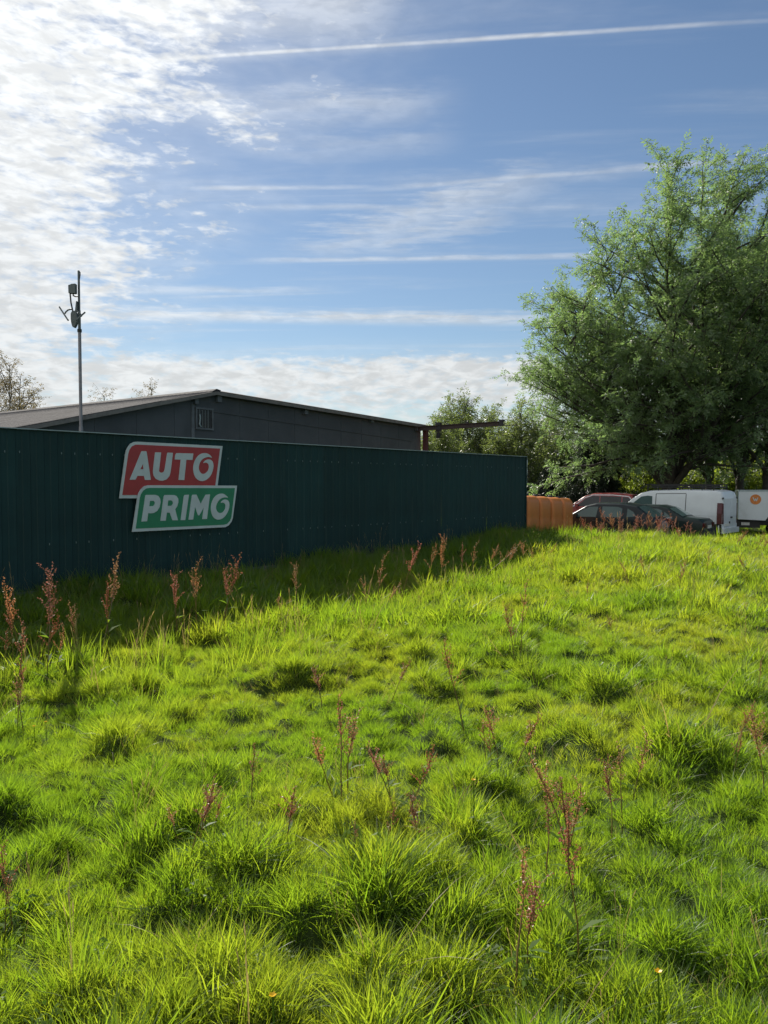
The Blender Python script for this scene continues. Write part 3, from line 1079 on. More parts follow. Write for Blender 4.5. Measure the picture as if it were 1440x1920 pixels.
# white panel van -------------------------------------------------
VR = Vector((0.735, -0.678, 0)).normalized()
VL = 4.8
corner = at_depth(1352, 950, 28.6)
vperp = Vector((-VR.y, VR.x, 0))           # away from camera
vc = Vector((corner.x, corner.y, 0)) - VR * (VL / 2 - 0.03) + vperp * 0.93
van = place_vehicle('panel_van', 'white panel van with black roof rack parked behind the dark saloon', 'van', vc, VR, VL)
c = Car(van, VL, [(0, 0.62), (0.04, 0.80), (0.22, 0.98), (0.60, 1.10), (1.16, 1.58), (1.52, 1.81), (1.9, 1.90), (3.2, 1.94), (4.55, 1.92), (4.72, 1.86), (4.8, 1.70)],
        [(0, 0.72), (0.25, 0.86), (0.8, 0.93), (4.3, 0.95), (4.7, 0.92), (4.8, 0.86)],
        [(0.2, 0.97), (0.6, 1.0), (1.05, 0.995), (1.9, 0.88)], 0.27, [0.92, 3.95], 0.32, M['white_paint'])
c.side('side_window', [(0.98, 1.14), (2.02, 1.14), (2.04, 1.30), (2.02, 1.68), (1.82, 1.70), (1.56, 1.66), (1.28, 1.44)], M['glass'])
c.across('windscreen', 0.68, 1.46, 0.86, M['glass'])
for x in (2.18, 3.40):
    strip(c, 'door_seam', [(x, 0.50), (x, 1.78)], 0.026, M['plastic'])
strip(c, 'door_seam', [(2.18, 1.78), (3.40, 1.80)], 0.022, M['plastic'])
strip(c, 'side_moulding', [(2.22, 0.98), (3.37, 0.96)], 0.02, M['white_paint'], 0.008)
strip(c, 'side_moulding', [(3.43, 0.96), (4.50, 0.94)], 0.02, M['white_paint'], 0.008)
strip(c, 'sill_trim', [(1.34, 0.38), (3.53, 0.38)], 0.20, M['plastic'], 0.012)
c.side('bumper_corner', [(4.37, 0.28), (4.70, 0.28), (4.78, 0.30), (4.78, 0.60), (4.70, 0.62), (4.37, 0.62)], M['plastic'], 0.030)
for a_ in (0.92, 3.95):
    ar = [(a_ + .40 * math.cos(w), 0.32 + .40 * math.sin(w)) for w in np.linspace(0.1, math.pi - .1, 9)]
    ar2 = [(a_ + .46 * math.cos(w), 0.32 + .46 * math.sin(w)) for w in np.linspace(math.pi - .1, 0.1, 9)]
    c.side('arch_trim', ar + ar2, M['plastic'], 0.012)
strip(c, 'tail_light', [(4.705, 0.62), (4.705, 1.44)], 0.17, M['tail'], 0.028)
c.end('tail_light', 4.800, 0.80, 1.02, (0.03, 0.12, 0.80), M['tail'])
c.end('rear_door', 4.802, 0.372, 1.02, (0.03, 0.728, 1.18), M['white_paint'])
c.end('door_handle', 4.83, 0.12, 0.86, (0.03, 0.16, 0.06), M['plastic'], False)
c.end('door_lock', 4.826, -0.10, 0.66, (0.03, 0.09, 0.09), M['plastic'], False)
c.end('rear_bumper', 4.83, 0.0, 0.36, (0.12, 1.74, 0.20), M['white_paint'], False)
c.end('number_plate', 4.83, -0.38, 0.58, (0.02, 0.48, 0.10), M['plate'], False)
c.end('door_hinge', 4.80, 0.80, 1.62, (0.05, 0.06, 0.07), M['plastic'])
c.end('headlight', 0.06, 0.62, 0.72, (0.16, 0.34, 0.20), M['lamp'])
c.end('front_bumper', -0.02, 0.0, 0.40, (0.14, 1.5, 0.24), M['plastic'], False)
for s in (-1, 1):
    MB().box((1.02 - VL / 2, s * 1.03, 1.18), (0.12, 0.20, 0.22)).build('mirror', M['plastic'], van)
    MB().box((2.16 - VL / 2, s * (c.sy(2.1, 1.0) + .015), 1.02), (0.16, 0.03, 0.035)).build('door_handle', M['plastic'], van)
rk = MB()
for s in (-0.74, 0.74):
    for z in (2.04, 2.16):
        rk.bar((1.75 - VL / 2, s, z), (4.45 - VL / 2, s, z - 0.01), 0.035)
    rk.bar((1.45 - VL / 2, s, 1.98), (1.75 - VL / 2, s, 2.16), 0.035)
for k in range(7):
    x = 1.78 + k * 0.44 - VL / 2
    rk.bar((x, -0.74, 2.045), (x, 0.74, 2.045), 0.05, 0.04)
    for s in (-0.74, 0.74):
        rk.box((x, s, 2.03), (0.04, 0.03, 0.26))
rk.build('roof_rack', M['black'], van)
ld = MB()
for s in (0.05, 0.40):
    ld.bar((1.6 - VL / 2, s, 2.11), (4.3 - VL / 2, s, 2.11), 0.03, 0.06)
for k in range(9):
    ld.bar((1.75 + .3 * k - VL / 2, 0.05, 2.11), (1.75 + .3 * k - VL / 2, 0.40, 2.11), 0.025)
ld.build('rack_ladder', M['black'], van)

# dark saloon -----------------------------------------------------
SL = 4.45
SR = Vector((0.80, -0.60, 0)).normalized()
rc = at_depth(1330, 980, 26.2)
sc_ = Vector((rc.x, rc.y, 0)) - SR * (SL / 2)
sal = place_vehicle('saloon_car', 'dark green saloon car with its boot towards the white van', 'car', sc_, SR, SL)
c = Car(sal, SL, [(0, 0.50), (0.06, 0.68), (0.5, 0.80), (1.25, 0.92), (1.95, 1.33), (2.25, 1.39), (2.9, 1.385), (3.2, 1.31), (3.78, 0.98), (4.30, 0.93), (4.42, 0.84), (4.45, 0.6)],
        [(0, 0.68), (0.3, 0.80), (1.2, 0.85), (3.6, 0.85), (4.2, 0.80), (4.45, 0.70)],
        [(0.2, 0.95), (0.5, 1.0), (0.9, 0.98), (1.4, 0.76)], 0.24, [0.85, 3.5], 0.30, M['green_paint'])
c.side('side_window', [(1.50, 0.97), (2.28, 0.98), (2.30, 1.28), (2.05, 1.28), (1.85, 1.18)], M['glass'])
c.side('side_window', [(2.38, 0.98), (3.05, 0.99), (3.02, 1.22), (2.86, 1.28), (2.40, 1.29)], M['glass'])
c.side('side_window', [(3.11, 0.99), (3.34, 1.00), (3.10, 1.18)], M['glass'])
c.across('windscreen', 1.30, 1.92, 0.84, M['glass'])
c.across('rear_window', 3.24, 3.72, 0.82, M['glass'])
strip(c, 'window_trim', [(1.45, 0.955), (3.40, 0.965)], 0.014, M['chrome'])
strip(c, 'door_seam', [(2.34, 0.34), (2.34, 0.95)], 0.012, M['plastic'])
c.end('tail_light', 4.43, 0.58, 0.72, (0.06, 0.28, 0.16), M['tail'])
c.end('headlight', 0.05, 0.56, 0.62, (0.1, 0.3, 0.14), M['lamp'])
c.end('rear_bumper', 4.45, 0.0, 0.42, (0.12, 1.45, 0.2), M['plastic'], False)
c.end('front_bumper', -0.01, 0.0, 0.38, (0.12, 1.4, 0.2), M['plastic'], False)
c.end('number_plate', 4.46, 0.0, 0.66, (0.02, 0.5, 0.11), M['plate'], False)
for s in (-1, 1):
    MB().box((1.62 - SL / 2, s * 0.92, 1.0), (0.1, 0.16, 0.12)).build('mirror', M['green_paint'], sal)
    for x in (2.18, 3.02):
        MB().box((x - SL / 2, s * (c.sy(x, .86) + .015), 0.86), (0.14, 0.03, 0.03)).build('door_handle', M['plastic'], sal)

# black hatchback -------------------------------------------------
HL = 4.1
HR = Vector((0.80, -0.60, 0)).normalized()
hc = at_depth(1131, 960, 25.2)
hat = place_vehicle('hatchback_car', 'black hatchback car just behind the orange tanks', 'car', (hc.x, hc.y), HR, HL)
c = Car(hat, HL, [(0, 0.50), (0.06, 0.70), (0.5, 0.84), (1.02, 0.96), (1.72, 1.38), (2.05, 1.46), (2.9, 1.46), (3.4, 1.38), (3.95, 0.98), (4.06, 0.85), (4.1, 0.6)],
        [(0, 0.66), (0.3, 0.80), (1.1, 0.84), (3.6, 0.84), (4.0, 0.76), (4.1, 0.66)],
        [(0.2, 0.95), (0.5, 1.0), (0.95, 0.98), (1.46, 0.77)], 0.24, [0.78, 3.3], 0.30, M['dark_paint'])
c.side('side_window', [(1.30, 1.00), (2.10, 1.01), (2.14, 1.35), (1.85, 1.34), (1.62, 1.24)], M['glass'])
c.side('side_window', [(2.28, 1.01), (2.95, 1.02), (2.95, 1.30), (2.80, 1.355), (2.28, 1.36)], M['glass'])
c.side('side_window', [(3.12, 1.03), (3.42, 1.06), (3.32, 1.20), (3.12, 1.31)], M['glass'])
c.across('windscreen', 1.08, 1.70, 0.84, M['glass'])
c.across('rear_window', 3.44, 3.90, 0.80, M['glass'])
strip(c, 'door_seam', [(2.21, 0.34), (2.21, 0.98)], 0.012, M['plastic'])
c.end('tail_light', 4.05, 0.60, 0.86, (0.1, 0.2, 0.2), M['tail'])
c.end('headlight', 0.05, 0.54, 0.64, (0.1, 0.3, 0.16), M['lamp'])
c.end('rear_bumper', 4.09, 0.0, 0.42, (0.12, 1.38, 0.2), M['plastic'], False)
c.end('front_bumper', -0.01, 0.0, 0.38, (0.12, 1.36, 0.2), M['plastic'], False)
for s in (-1, 1):
    MB().box((1.44 - HL / 2, s * 0.92, 1.04), (0.1, 0.16, 0.12)).build('mirror', M['dark_paint'], hat)
    for x in (2.06, 2.86):
        MB().box((x - HL / 2, s * (c.sy(x, .88) + .015), 0.88), (0.14, 0.03, 0.03)).build('door_handle', M['plastic'], hat)

# faded red car ---------------------------------------------------
RL = 4.3
RR = Vector((0.86, -0.51, 0)).normalized()
rc2 = at_depth(1126, 940, 34.6)
red = place_vehicle('people_carrier', 'faded red people carrier showing only its roof above the black hatchback', 'car', (rc2.x, rc2.y), RR, RL)
c = Car(red, RL, [(0, 0.56), (0.06, 0.80), (0.45, 0.98), (0.85, 1.10), (1.60, 1.62), (2.0, 1.74), (2.9, 1.76), (3.7, 1.68), (4.05, 1.30), (4.25, 0.95), (4.3, 0.6)],
        [(0, 0.70), (0.3, 0.84), (1.0, 0.89), (3.8, 0.89), (4.2, 0.82), (4.3, 0.72)],
        [(0.2, 0.95), (0.6, 1.0), (1.1, 0.98), (1.75, 0.80)], 0.25, [0.85, 3.5], 0.32, M['red_paint'])
c.side('side_window', [(1.28, 1.16), (2.30, 1.17), (2.30, 1.62), (2.0, 1.64), (1.66, 1.50)], M['dark_glass'])
c.side('side_window', [(2.34, 1.17), (3.28, 1.18), (3.28, 1.61), (2.34, 1.63)], M['dark_glass'])
c.side('side_window', [(3.33, 1.18), (3.85, 1.22), (3.70, 1.50), (3.55, 1.58), (3.33, 1.60)], M['dark_glass'])
c.across('windscreen', 0.92, 1.62, 0.88, M['glass'])
c.across('rear_window', 3.75, 4.08, 0.84, M['dark_glass'])
strip(c, 'window_trim', [(1.10, 1.14), (1.62, 1.54), (2.0, 1.68), (2.9, 1.68), (3.6, 1.62), (3.92, 1.24)], 0.03, M['chrome'], 0.008)
c.end('tail_light', 4.24, 0.68, 1.0, (0.1, 0.16, 0.34), M['tail'])
c.end('headlight', 0.05, 0.60, 0.74, (0.12, 0.32, 0.2), M['lamp'])
c.end('rear_bumper', 4.28, 0.0, 0.42, (0.12, 1.5, 0.22), M['plastic'], False)
for s in (-1, 1):
    MB().box((1.3 - RL / 2, s * 0.99, 1.18), (0.1, 0.18, 0.16)).build('mirror', M['red_paint'], red)

# white box truck at the right edge -------------------------------
TL = 5.0
TR = Vector((-0.93, 0.36, 0)).normalized()             # its tail points left
te = at_depth(1381, 950, 32.8)
tc_ = Vector((te.x, te.y, 0)) - TR * (TL / 2)
trk = place_vehicle('box_truck', 'white box truck with round orange emblem, partly hidden by the panel van', 'truck', tc_, TR, TL)
h2 = TL / 2
BW = 0.95
# local x+ = tail; camera-side is local +y (x axis points left), so build both sides
bx = MB()
bx.prism([(h2 - 3.3, 0.80), (h2 - 2.15, 0.80), (h2 - 2.05, 0.92), (h2 - 1.85, 0.98), (h2 - 1.35, 0.98), (h2 - 1.15, 0.92), (h2 - 1.05, 0.76), (h2, 0.80), (h2, 2.02), (h2 - 0.04, 2.06), (h2 - 3.3, 2.06)], -BW, BW)
bx.build('cargo_box', M['white_paint'], trk)
for s in (-1, 1):
    MB().box((h2 - 1.65, s * (BW + .006), 2.03), (3.3, 0.02, 0.05)).build('edge_rail', M['wall_trim'], trk)
    MB().box((h2 + 0.004, s * (BW - .02), 1.42), (0.03, 0.05, 1.18)).build('corner_post', M['wall_trim'], trk)
    em = MB().lathe([(0.215, 0.0), (0.215, 0.010)], 32, 'Y', (0, 0, 0)).build('emblem', M['orange'], trk)
    em.location = (h2 - 0.66, s * (BW + 0.003) - (0.010 if s < 0 else 0), 1.66)
    ring = MB()
    for k, (a, b) in enumerate([((-.09, .08), (-.03, -.07)), ((-.03, -.07), (.0, .04)), ((.0, .04), (.04, -.07)), ((.04, -.07), (.10, .09))]):
        ring.bar((a[0], 0.005 + s * 0.0075, a[1]), (b[0], 0.005 + s * 0.0075, b[1]), 0.004, 0.035)
    ring.build('emblem_mark', M['sign_white'], em)
    MB().tube([(h2 - 1.30, s * (BW + .01), 1.40), (h2 - 1.22, s * (BW + .06), 1.42), (h2 - 1.22, s * (BW + .06), 1.52), (h2 - 1.30, s * (BW + .01), 1.54)], 0.018, 6).build('door_catch', M['black'], trk)
    MB().box((h2 - 0.42, s * 0.6, 0.58), (0.9, 0.30, 0.30)).build('tool_locker', M['black'], trk)
    for x in (h2 - 1.6, h2 - 4.25):
        wheel(trk, x, s * 0.78, 0.34, 0.2, side=s)
MB().box((0.1, 0.0, 0.62), (4.6, 0.7, 0.18)).build('chassis', M['black'], trk)
MB().box((h2 + 0.03, 0.0, 0.50), (0.08, 1.7, 0.14)).build('rear_bumper', M['black'], trk)
for s in (-1, 1):
    MB().box((h2 + 0.075, s * 0.66, 0.52), (0.03, 0.26, 0.11)).build('tail_light', M['tail'], trk)
MB().box((h2 - 0.30, BW - 0.16, 0.60), (0.32, 0.02, 0.12)).build('number_plate', M['plate'], trk)
cb = MB().prism([(h2 - 3.36, 0.45), (h2 - 3.36, 1.95), (h2 - 4.0, 1.95), (h2 - 4.55, 1.30), (h2 - 4.98, 1.10), (h2 - 5.0, 0.45)], -0.88, 0.88).build('cab', M['white_paint'], trk)
for s in (-1, 1):
    MB().prism([(h2 - 3.5, 1.25), (h2 - 3.5, 1.80), (h2 - 3.98, 1.80), (h2 - 4.42, 1.28)], s * 0.884, s * 0.875).build('side_window', M['glass'], cb)
MB().bar((h2 - 4.05, 0, 1.91), (h2 - 4.55, 0, 1.33), 1.5, 0.02).build('windscreen', M['glass'], cb)


# ------------------------------------------------------------------ trees
def spray_template(rng, pairs, length, leaf, droop):
    """one compound leaf: rachis direction +x, drooping; returns quads (n,4,3)"""
    q = []
    for k in range(pairs + 1):
        f = (k + 1) / (pairs + 1)
        base = np.array([length * f, 0, -droop * length * f * f])
        if k == pairs:
            dirs = [np.array([1, 0, -0.6 * droop - 0.2])]
        else:
            dirs = [np.array([0.6, s, -0.35 + rng.normal(0, .2)]) for s in (-1, 1)]
        for d in dirs:
            d = d / np.linalg.norm(d)
            up = rng.normal(0, .5, 3) + np.array([0, 0, 1.0])
            sd = np.cross(d, up)
            sd /= np.linalg.norm(sd)
            l = leaf * rng.uniform(.8, 1.2)
            w = l * 0.17
            q.append([base, base + d * l * .5 + sd * w, base + d * l, base + d * l * .5 - sd * w])
    return np.array(q)


def place_sprays(pts, dirs, sizes, templates, rng):
    """returns verts, faces, tint"""
    n = len(pts)
    V, T = [], []
    which = rng.integers(0, len(templates), n)
    d = dirs / (np.linalg.norm(dirs, axis=1, keepdims=True) + 1e-9)
    up = np.tile(np.array([0, 0, 1.0]), (n, 1)) + rng.normal(0, .35, (n, 3))
    side = np.cross(up, d)
    side /= np.linalg.norm(side, axis=1, keepdims=True) + 1e-9
    up = np.cross(d, side)
    tint = np.clip(rng.normal(.45, .22, n), 0, 1)
    for k, tp in enumerate(templates):
        sel = np.where(which == k)[0]
        if len(sel) == 0:
            continue
        t = tp.reshape(-1, 3)
        s = sizes[sel][:, None, None]
        v = pts[sel][:, None, :] + s * (t[None, :, 0:1] * d[sel][:, None, :] + t[None, :, 1:2] * side[sel][:, None, :] + t[None, :, 2:3] * up[sel][:, None, :])
        V.append(v.reshape(-1, 3))
        T.append(np.repeat(tint[sel], len(t)))
    V = np.concatenate(V)
    T = np.concatenate(T)
    F = np.arange(len(V)).reshape(-1, 4)
    return V, F, T


def curve_pts(a, d, length, n, rng, wander, lift):
    pts = [a]
    p = a.copy()
    d = d / np.linalg.norm(d)
    for k in range(n):
        d = d + rng.normal(0, wander, 3) + np.array([0, 0, lift])
        d = d / np.linalg.norm(d)
        p = p + d * length / n
        pts.append(p.copy())
    return pts


class TubeSet:
    def __init__(self):
        self.v, self.f, self.o = [], [], 0

    def add(self, pts, r0, r1, n):
        pts = np.asarray(pts)
        k = len(pts)
        t = np.gradient(pts, axis=0)
        t /= np.linalg.norm(t, axis=1, keepdims=True) + 1e-9
        ref = np.array([0.31, 0.17, 0.93]) if abs(t[0][2]) < 0.85 else np.array([1.0, 0.1, 0])
        a = np.cross(t, ref)
        a /= np.linalg.norm(a, axis=1, keepdims=True) + 1e-9
        b = np.cross(t, a)
        r = np.linspace(r0, r1, k)[:, None, None]
        w = 2 * np.pi * np.arange(n) / n
        v = pts[:, None, :] + r * (a[:, None, :] * np.cos(w)[None, :, None] + b[:, None, :] * np.sin(w)[None, :, None])
        self.v.append(v.reshape(-1, 3))
        i = np.arange(k - 1)[:, None] * n
        j = np.arange(n)[None, :]
        j2 = (j + 1) % n
        f = np.stack([i + j, i + j2, i + n + j2, i + n + j], -1).reshape(-1, 4) + self.o
        self.f.append(f)
        self.o += k * n

    def mesh(self, name, mat):
        return np_mesh(name, np.concatenate(self.v), np.concatenate(self.f), mat, smooth=True)


def make_tree(name, label, cat, base, height, fork, prof, leaders, seed, leafmat, barkmat, r0=0.2, sec_gap=0.75, tw_gap=0.42, sp_gap=0.10,
              leaf=0.085, rach=0.20, pairs=3, droop=0.35, lean=(0, 0), group=None, twig_len=(0.6, 1.3), sec_lift=0.05, squash=1.0, low_droop=0.0, bare=0.0, spread=(0.25, 0.85)):
    """prof: list of (height, radius) of the crown; branches stop at that surface, give or take"""
    rng = np.random.default_rng(seed)
    hs = [p[0] for p in prof]
    rs = [p[1] for p in prof]
    rad = lambda h: np.interp(h, hs, rs)
    axis = lambda h: np.array([lean[0], lean[1]]) * (h / height)
    ts = TubeSet()
    P_, D2, S_ = [], [], []
    trunk = curve_pts(np.array([0, 0, -0.35]), np.array([0.02, 0, 1.0]), fork + 0.35, 5, rng, 0.03, 0.05)
    ts.add(trunk, r0 * 1.25, r0 * 0.85, 9)
    limbs = []
    for i in range(leaders):
        a = 2 * math.pi * (i + rng.uniform(-.3, .3)) / leaders
        f = 0.15 if i == 0 else rng.uniform(*spread)
        hh = height * (1.0 if i == 0 else rng.uniform(0.55, 0.97))
        ax_ = axis(hh)
        rr = rad(hh) * f
        end = np.array([ax_[0] + rr * math.cos(a), ax_[1] + rr * math.sin(a) * squash, hh])
        st = trunk[-1] - np.array([0, 0, rng.uniform(0, fork * 0.35)])
        ctrl = st + (end - st) * np.array([.55, .55, .30]) + rng.normal(0, .25, 3)
        u = np.linspace(0, 1, 10)[:, None]
        pts = (1 - u) ** 2 * st + 2 * u * (1 - u) * ctrl + u * u * end
        pts[1:-1] += rng.normal(0, .10, (8, 3))
        ts.add(pts, r0 * rng.uniform(.45, .68), 0.015, 6)
        limbs.append((pts, r0 * .5))
    secs = []
    for pts, rr in limbs:
        seg = np.linalg.norm(np.diff(pts, axis=0), axis=1)
        L = seg.sum()
        cum = np.concatenate([[0], np.cumsum(seg)])
        s = 0.12 * L
        while s < L:
            p = np.array([np.interp(s, cum, pts[:, k]) for k in range(3)])
            c0 = axis(p[2])
            out = np.array([p[0] - c0[0], p[1] - c0[1], 0])
            if np.linalg.norm(out) < 0.2:
                out = rng.normal(0, 1, 3)
            out = out / np.linalg.norm(out)
            a = rng.uniform(-1.9, 1.9)
            dr = np.array([out[0] * math.cos(a) - out[1] * math.sin(a), out[0] * math.sin(a) + out[1] * math.cos(a), 0])
            lowf = 1 - min(1, p[2] / (height * 0.45))
            dr[2] = rng.uniform(0.25, 0.9) - low_droop * lowf
            # room to the crown surface
            room = max(0.4, rad(p[2]) - np.linalg.norm(p[:2] - c0)) if np.dot(out, dr) > 0 else rad(p[2]) * 0.8
            ln = min(room * rng.uniform(.75, 1.25), 0.38 * height) * (0.55 + 0.45 * (1 - s / L)) + 0.3
            bp = curve_pts(p, dr, ln, 5, rng, 0.13, sec_lift - 0.10 * low_droop * lowf)
            ts.add(bp, 0.010 + 0.014 * ln, 0.008, 4)
            secs.append(np.array(bp))
            s += sec_gap * rng.uniform(.6, 1.4)
        secs.append(pts[-4:])
    for bp in secs:
        seg = np.linalg.norm(np.diff(bp, axis=0), axis=1)
        L = seg.sum()
        cum = np.concatenate([[0], np.cumsum(seg)])
        s = 0.18 * L
        main = (bp[-1] - bp[0]) / (np.linalg.norm(bp[-1] - bp[0]) + 1e-9)
        while s < L + 0.01:
            p = np.array([np.interp(min(s, L), cum, bp[:, k]) for k in range(3)])
            dr = main * rng.uniform(.3, 1.0) + rng.normal(0, .62, 3) + np.array([0, 0, .15])
            ln = rng.uniform(*twig_len)
            tp = np.array(curve_pts(p, dr, ln, 3, rng, 0.16, -0.02))
            ts.add(tp, 0.009, 0.003, 3)
            if rng.random() > bare:
                m = max(2, int(ln / sp_gap))
                u = np.linspace(0.15, 1.0, m)
                q = np.stack([np.interp(u * 3, [0, 1, 2, 3], tp[:, k]) for k in range(3)], -1)
                dv = (tp[-1] - tp[0]) / ln
                dd = dv[None, :] * 0.6 + rng.normal(0, .7, (m, 3)) + np.array([0, 0, -0.05])
                P_.append(q)
                D2.append(dd)
                S_.append(rng.uniform(.75, 1.25, m))
            s += tw_gap * rng.uniform(.6, 1.4)
    tps = [spray_template(rng, pairs, rach, leaf, droop) for _ in range(6)]
    V, F, T = place_sprays(np.concatenate(P_), np.concatenate(D2), np.concatenate(S_), tps, rng)
    root = thing(name, label, cat, base, 0, group)
    link('trunk', ts.mesh('trunk', barkmat), root)
    link('crown', np_mesh('crown', V, F, leafmat, T), root)
    return root, len(F)


def at_ground(px, y):
    x = (px - 720) / FPX * y
    return (x, y, float(ground(x, y, False)))


NLEAF = 0
b0 = at_ground(1262, 37.0)
_, n_ = make_tree('ash_tree', 'big feathery ash tree rising behind the white van', 'tree', b0, 18.0, 2.4,
                  [(2.0, 1.5), (3.2, 7.0), (4.5, 10.0), (7, 10.4), (9.5, 9.4), (12, 7.8), (14, 6.6), (16, 4.8), (18.6, 1.8)],
                  18, 15, M['ash'], M['bark'], 0.28, 0.56, 0.33, 0.082, 0.14, 0.28, 3, 0.4, (1.0, 0), low_droop=0.40, spread=(0.4, 1.0))
NLEAF += n_
b1 = at_ground(1388, 41.0)
_, n_ = make_tree('ash_tree', 'second ash tree with several dark trunks, right of the big one', 'tree', b1, 15.5, 2.5,
                  [(2.4, 1.5), (3.6, 5.0), (5, 7.0), (9, 6.6), (12, 4.4), (15.5, 0.8)],
                  8, 23, M['ash_dark'], M['bark'], 0.24, 0.60, 0.34, 0.09, 0.15, 0.27, 3, 0.4, (1.0, 0), low_droop=0.3)
NLEAF += n_
b2 = at_ground(1330, 39.5)
_, n_ = make_tree('ash_tree', 'slim ash tree with dark forked stem between the two larger ones', 'tree', b2, 11.5, 2.9,
                  [(2.6, 0.8), (3.2, 2.5), (4, 4.2), (7, 4.6), (9, 3.4), (11.5, 0.7)],
                  6, 31, M['ash_dark'], M['bark'], 0.17, 0.60, 0.36, 0.10, 0.15, 0.27, 3, 0.4, (0.2, 0), low_droop=0.2)
NLEAF += n_
b3 = at_ground(1432, 38.0)
_, n_ = make_tree('ash_tree', 'dark ash tree at the right edge above the box truck', 'tree', b3, 12.5, 2.8,
                  [(2.6, 1.0), (3.2, 2.8), (4, 4.8), (8, 5.0), (10, 3.6), (12.5, 0.7)],
                  6, 37, M['ash_dark'], M['bark'], 0.19, 0.65, 0.36, 0.10, 0.15, 0.27, 3, 0.4, (0.8, 0), low_droop=0.2)
NLEAF += n_


def make_conifer(label, base, height, rbase, seed):
    """dense dark tree with hanging branch sprays"""
    rng = np.random.default_rng(seed)
    ts = TubeSet()
    ts.add(curve_pts(np.array([0, 0, -.3]), np.array([0, 0, 1.0]), height, 6, rng, 0.01, .1), 0.2, 0.02, 7)
    P_, D2, S_ = [], [], []
    h = 0.4
    while h < height * 0.98:
        r = rbase * (1 - (h / height) ** 1.3) + 0.15
        for k in range(7):
            a = rng.uniform(0, 2 * math.pi)
            ln = r * rng.uniform(.65, 1.15)
            bp = np.array(curve_pts(np.array([0, 0, h]), np.array([math.cos(a), math.sin(a), 0.35]), ln, 5, rng, 0.06, -0.16))
            ts.add(bp, 0.022, 0.006, 3)
            m = int(ln / 0.055) + 2
            u = rng.uniform(0.15, 1, m)
            q = np.stack([np.interp(u * 5, np.arange(6), bp[:, j]) for j in range(3)], -1)
            P_.append(q + rng.normal(0, .05, q.shape))
            D2.append(np.stack([np.full(m, math.cos(a) * .35), np.full(m, math.sin(a) * .35), np.full(m, -1.0)], -1) + rng.normal(0, .35, (m, 3)))
            S_.append(rng.uniform(.7, 1.5, m))
        h += 0.20
    tps = [spray_template(rng, 3, 0.30, 0.14, 0.2) for _ in range(4)]
    V, F, T = place_sprays(np.concatenate(P_), np.concatenate(D2), np.concatenate(S_), tps, rng)
    root = thing('conifer_tree', label, 'tree', base, 0, 'dark conifers behind the cars')
    link('trunk', ts.mesh('trunk', M['bark']), root)
    link('crown', np_mesh('crown', V, F, M['needle'], T), root)
    return len(F)


NLEAF += make_conifer('dark drooping conifer behind the red car, the taller of the pair', at_ground(1118, 43.0), 6.2, 2.5, 3)
NLEAF += make_conifer('low dark conifer between the wall end and the taller conifer', at_ground(1035, 46.0), 3.6, 2.3, 4)

# light trees beyond the yard
spec = [
    (822, 52, 7.0, 2.6, 'slender pale green tree just right of the red crane post', 51),
    (868, 58, 9.2, 3.4, 'tallest pale green tree above the hoist beam', 52),
    (925, 60, 8.4, 3.2, 'pale green tree behind the tip of the hoist beam', 53),
    (975, 52, 7.6, 3.0, 'pale green tree right above the end of the wall', 54),
    (1030, 56, 7.8, 3.2, 'pale green tree behind the low dark conifer', 55),
]
for px, y, h, r, lab, sd in spec:
    _, n_ = make_tree('field_tree', lab, 'tree', at_ground(px, y), h, 0.7,
                      [(0.2, r * .7), (h * .3, r), (h * .6, r * .9), (h * .85, r * .55), (h, .3)],
                      9, sd, M['pale_leaf'], M['bark_pale'], 0.10, 0.45, 0.36, 0.11, 0.20, 0.30, 2, 0.2, group='pale trees beyond the yard', twig_len=(.5, 1.1))
    NLEAF += n_
# sunlit bushes between the trunks
for k, (px, y, h, r, lab) in enumerate([
        (1215, 45, 3.6, 2.4, 'sunlit yellow-green bush left of the big ash trunk'),
        (1290, 47, 3.4, 2.3, 'sunlit yellow-green bush just right of the big ash trunk'),
        (1352, 46, 3.2, 2.0, 'sunlit yellow-green bush between the dark twin stems'),
        (1405, 45, 3.6, 2.2, 'sunlit yellow-green bush above the orange emblem'),
        (1455, 46, 3.4, 2.2, 'sunlit yellow-green bush cut by the right edge')]):
    _, n_ = make_tree('bush', lab, 'bush', at_ground(px, y), h, 0.25, [(0, r * .8), (h * .4, r), (h * .8, r * .7), (h, .3)],
                      9, 70 + k, M['bright_leaf'], M['bark'], 0.06, 0.4, 0.36, 0.11, 0.20, 0.26, 2, 0.2, group='sunlit bushes behind the vehicles', twig_len=(.4, .9))
    NLEAF += n_
# trees behind the workshop, just coming into leaf
for k, (px, y, h, r, lab) in enumerate([
        (18, 46, 9.4, 3.3, 'nearly bare tree behind the roof at the left edge'),
        (196, 50, 8.0, 1.3, 'bare twig tips showing over the roof right of the mast'),
        (285, 50, 8.4, 1.5, 'budding tree top showing over the roof left of the ridge')]):
    _, n_ = make_tree('budding_tree', lab, 'tree', at_ground(px, y), h, 2.2, [(2.0, r * .5), (h * .5, r), (h * .8, r * .95), (h, r * .35)],
                      9, 90 + k, M['bud'], M['bark_pale'], 0.14, 0.36, 0.26, 0.13, 0.14, 0.12, 1, 0.1, group='budding trees behind the workshop', twig_len=(.5, 1.1), bare=0.0)
    NLEAF += n_

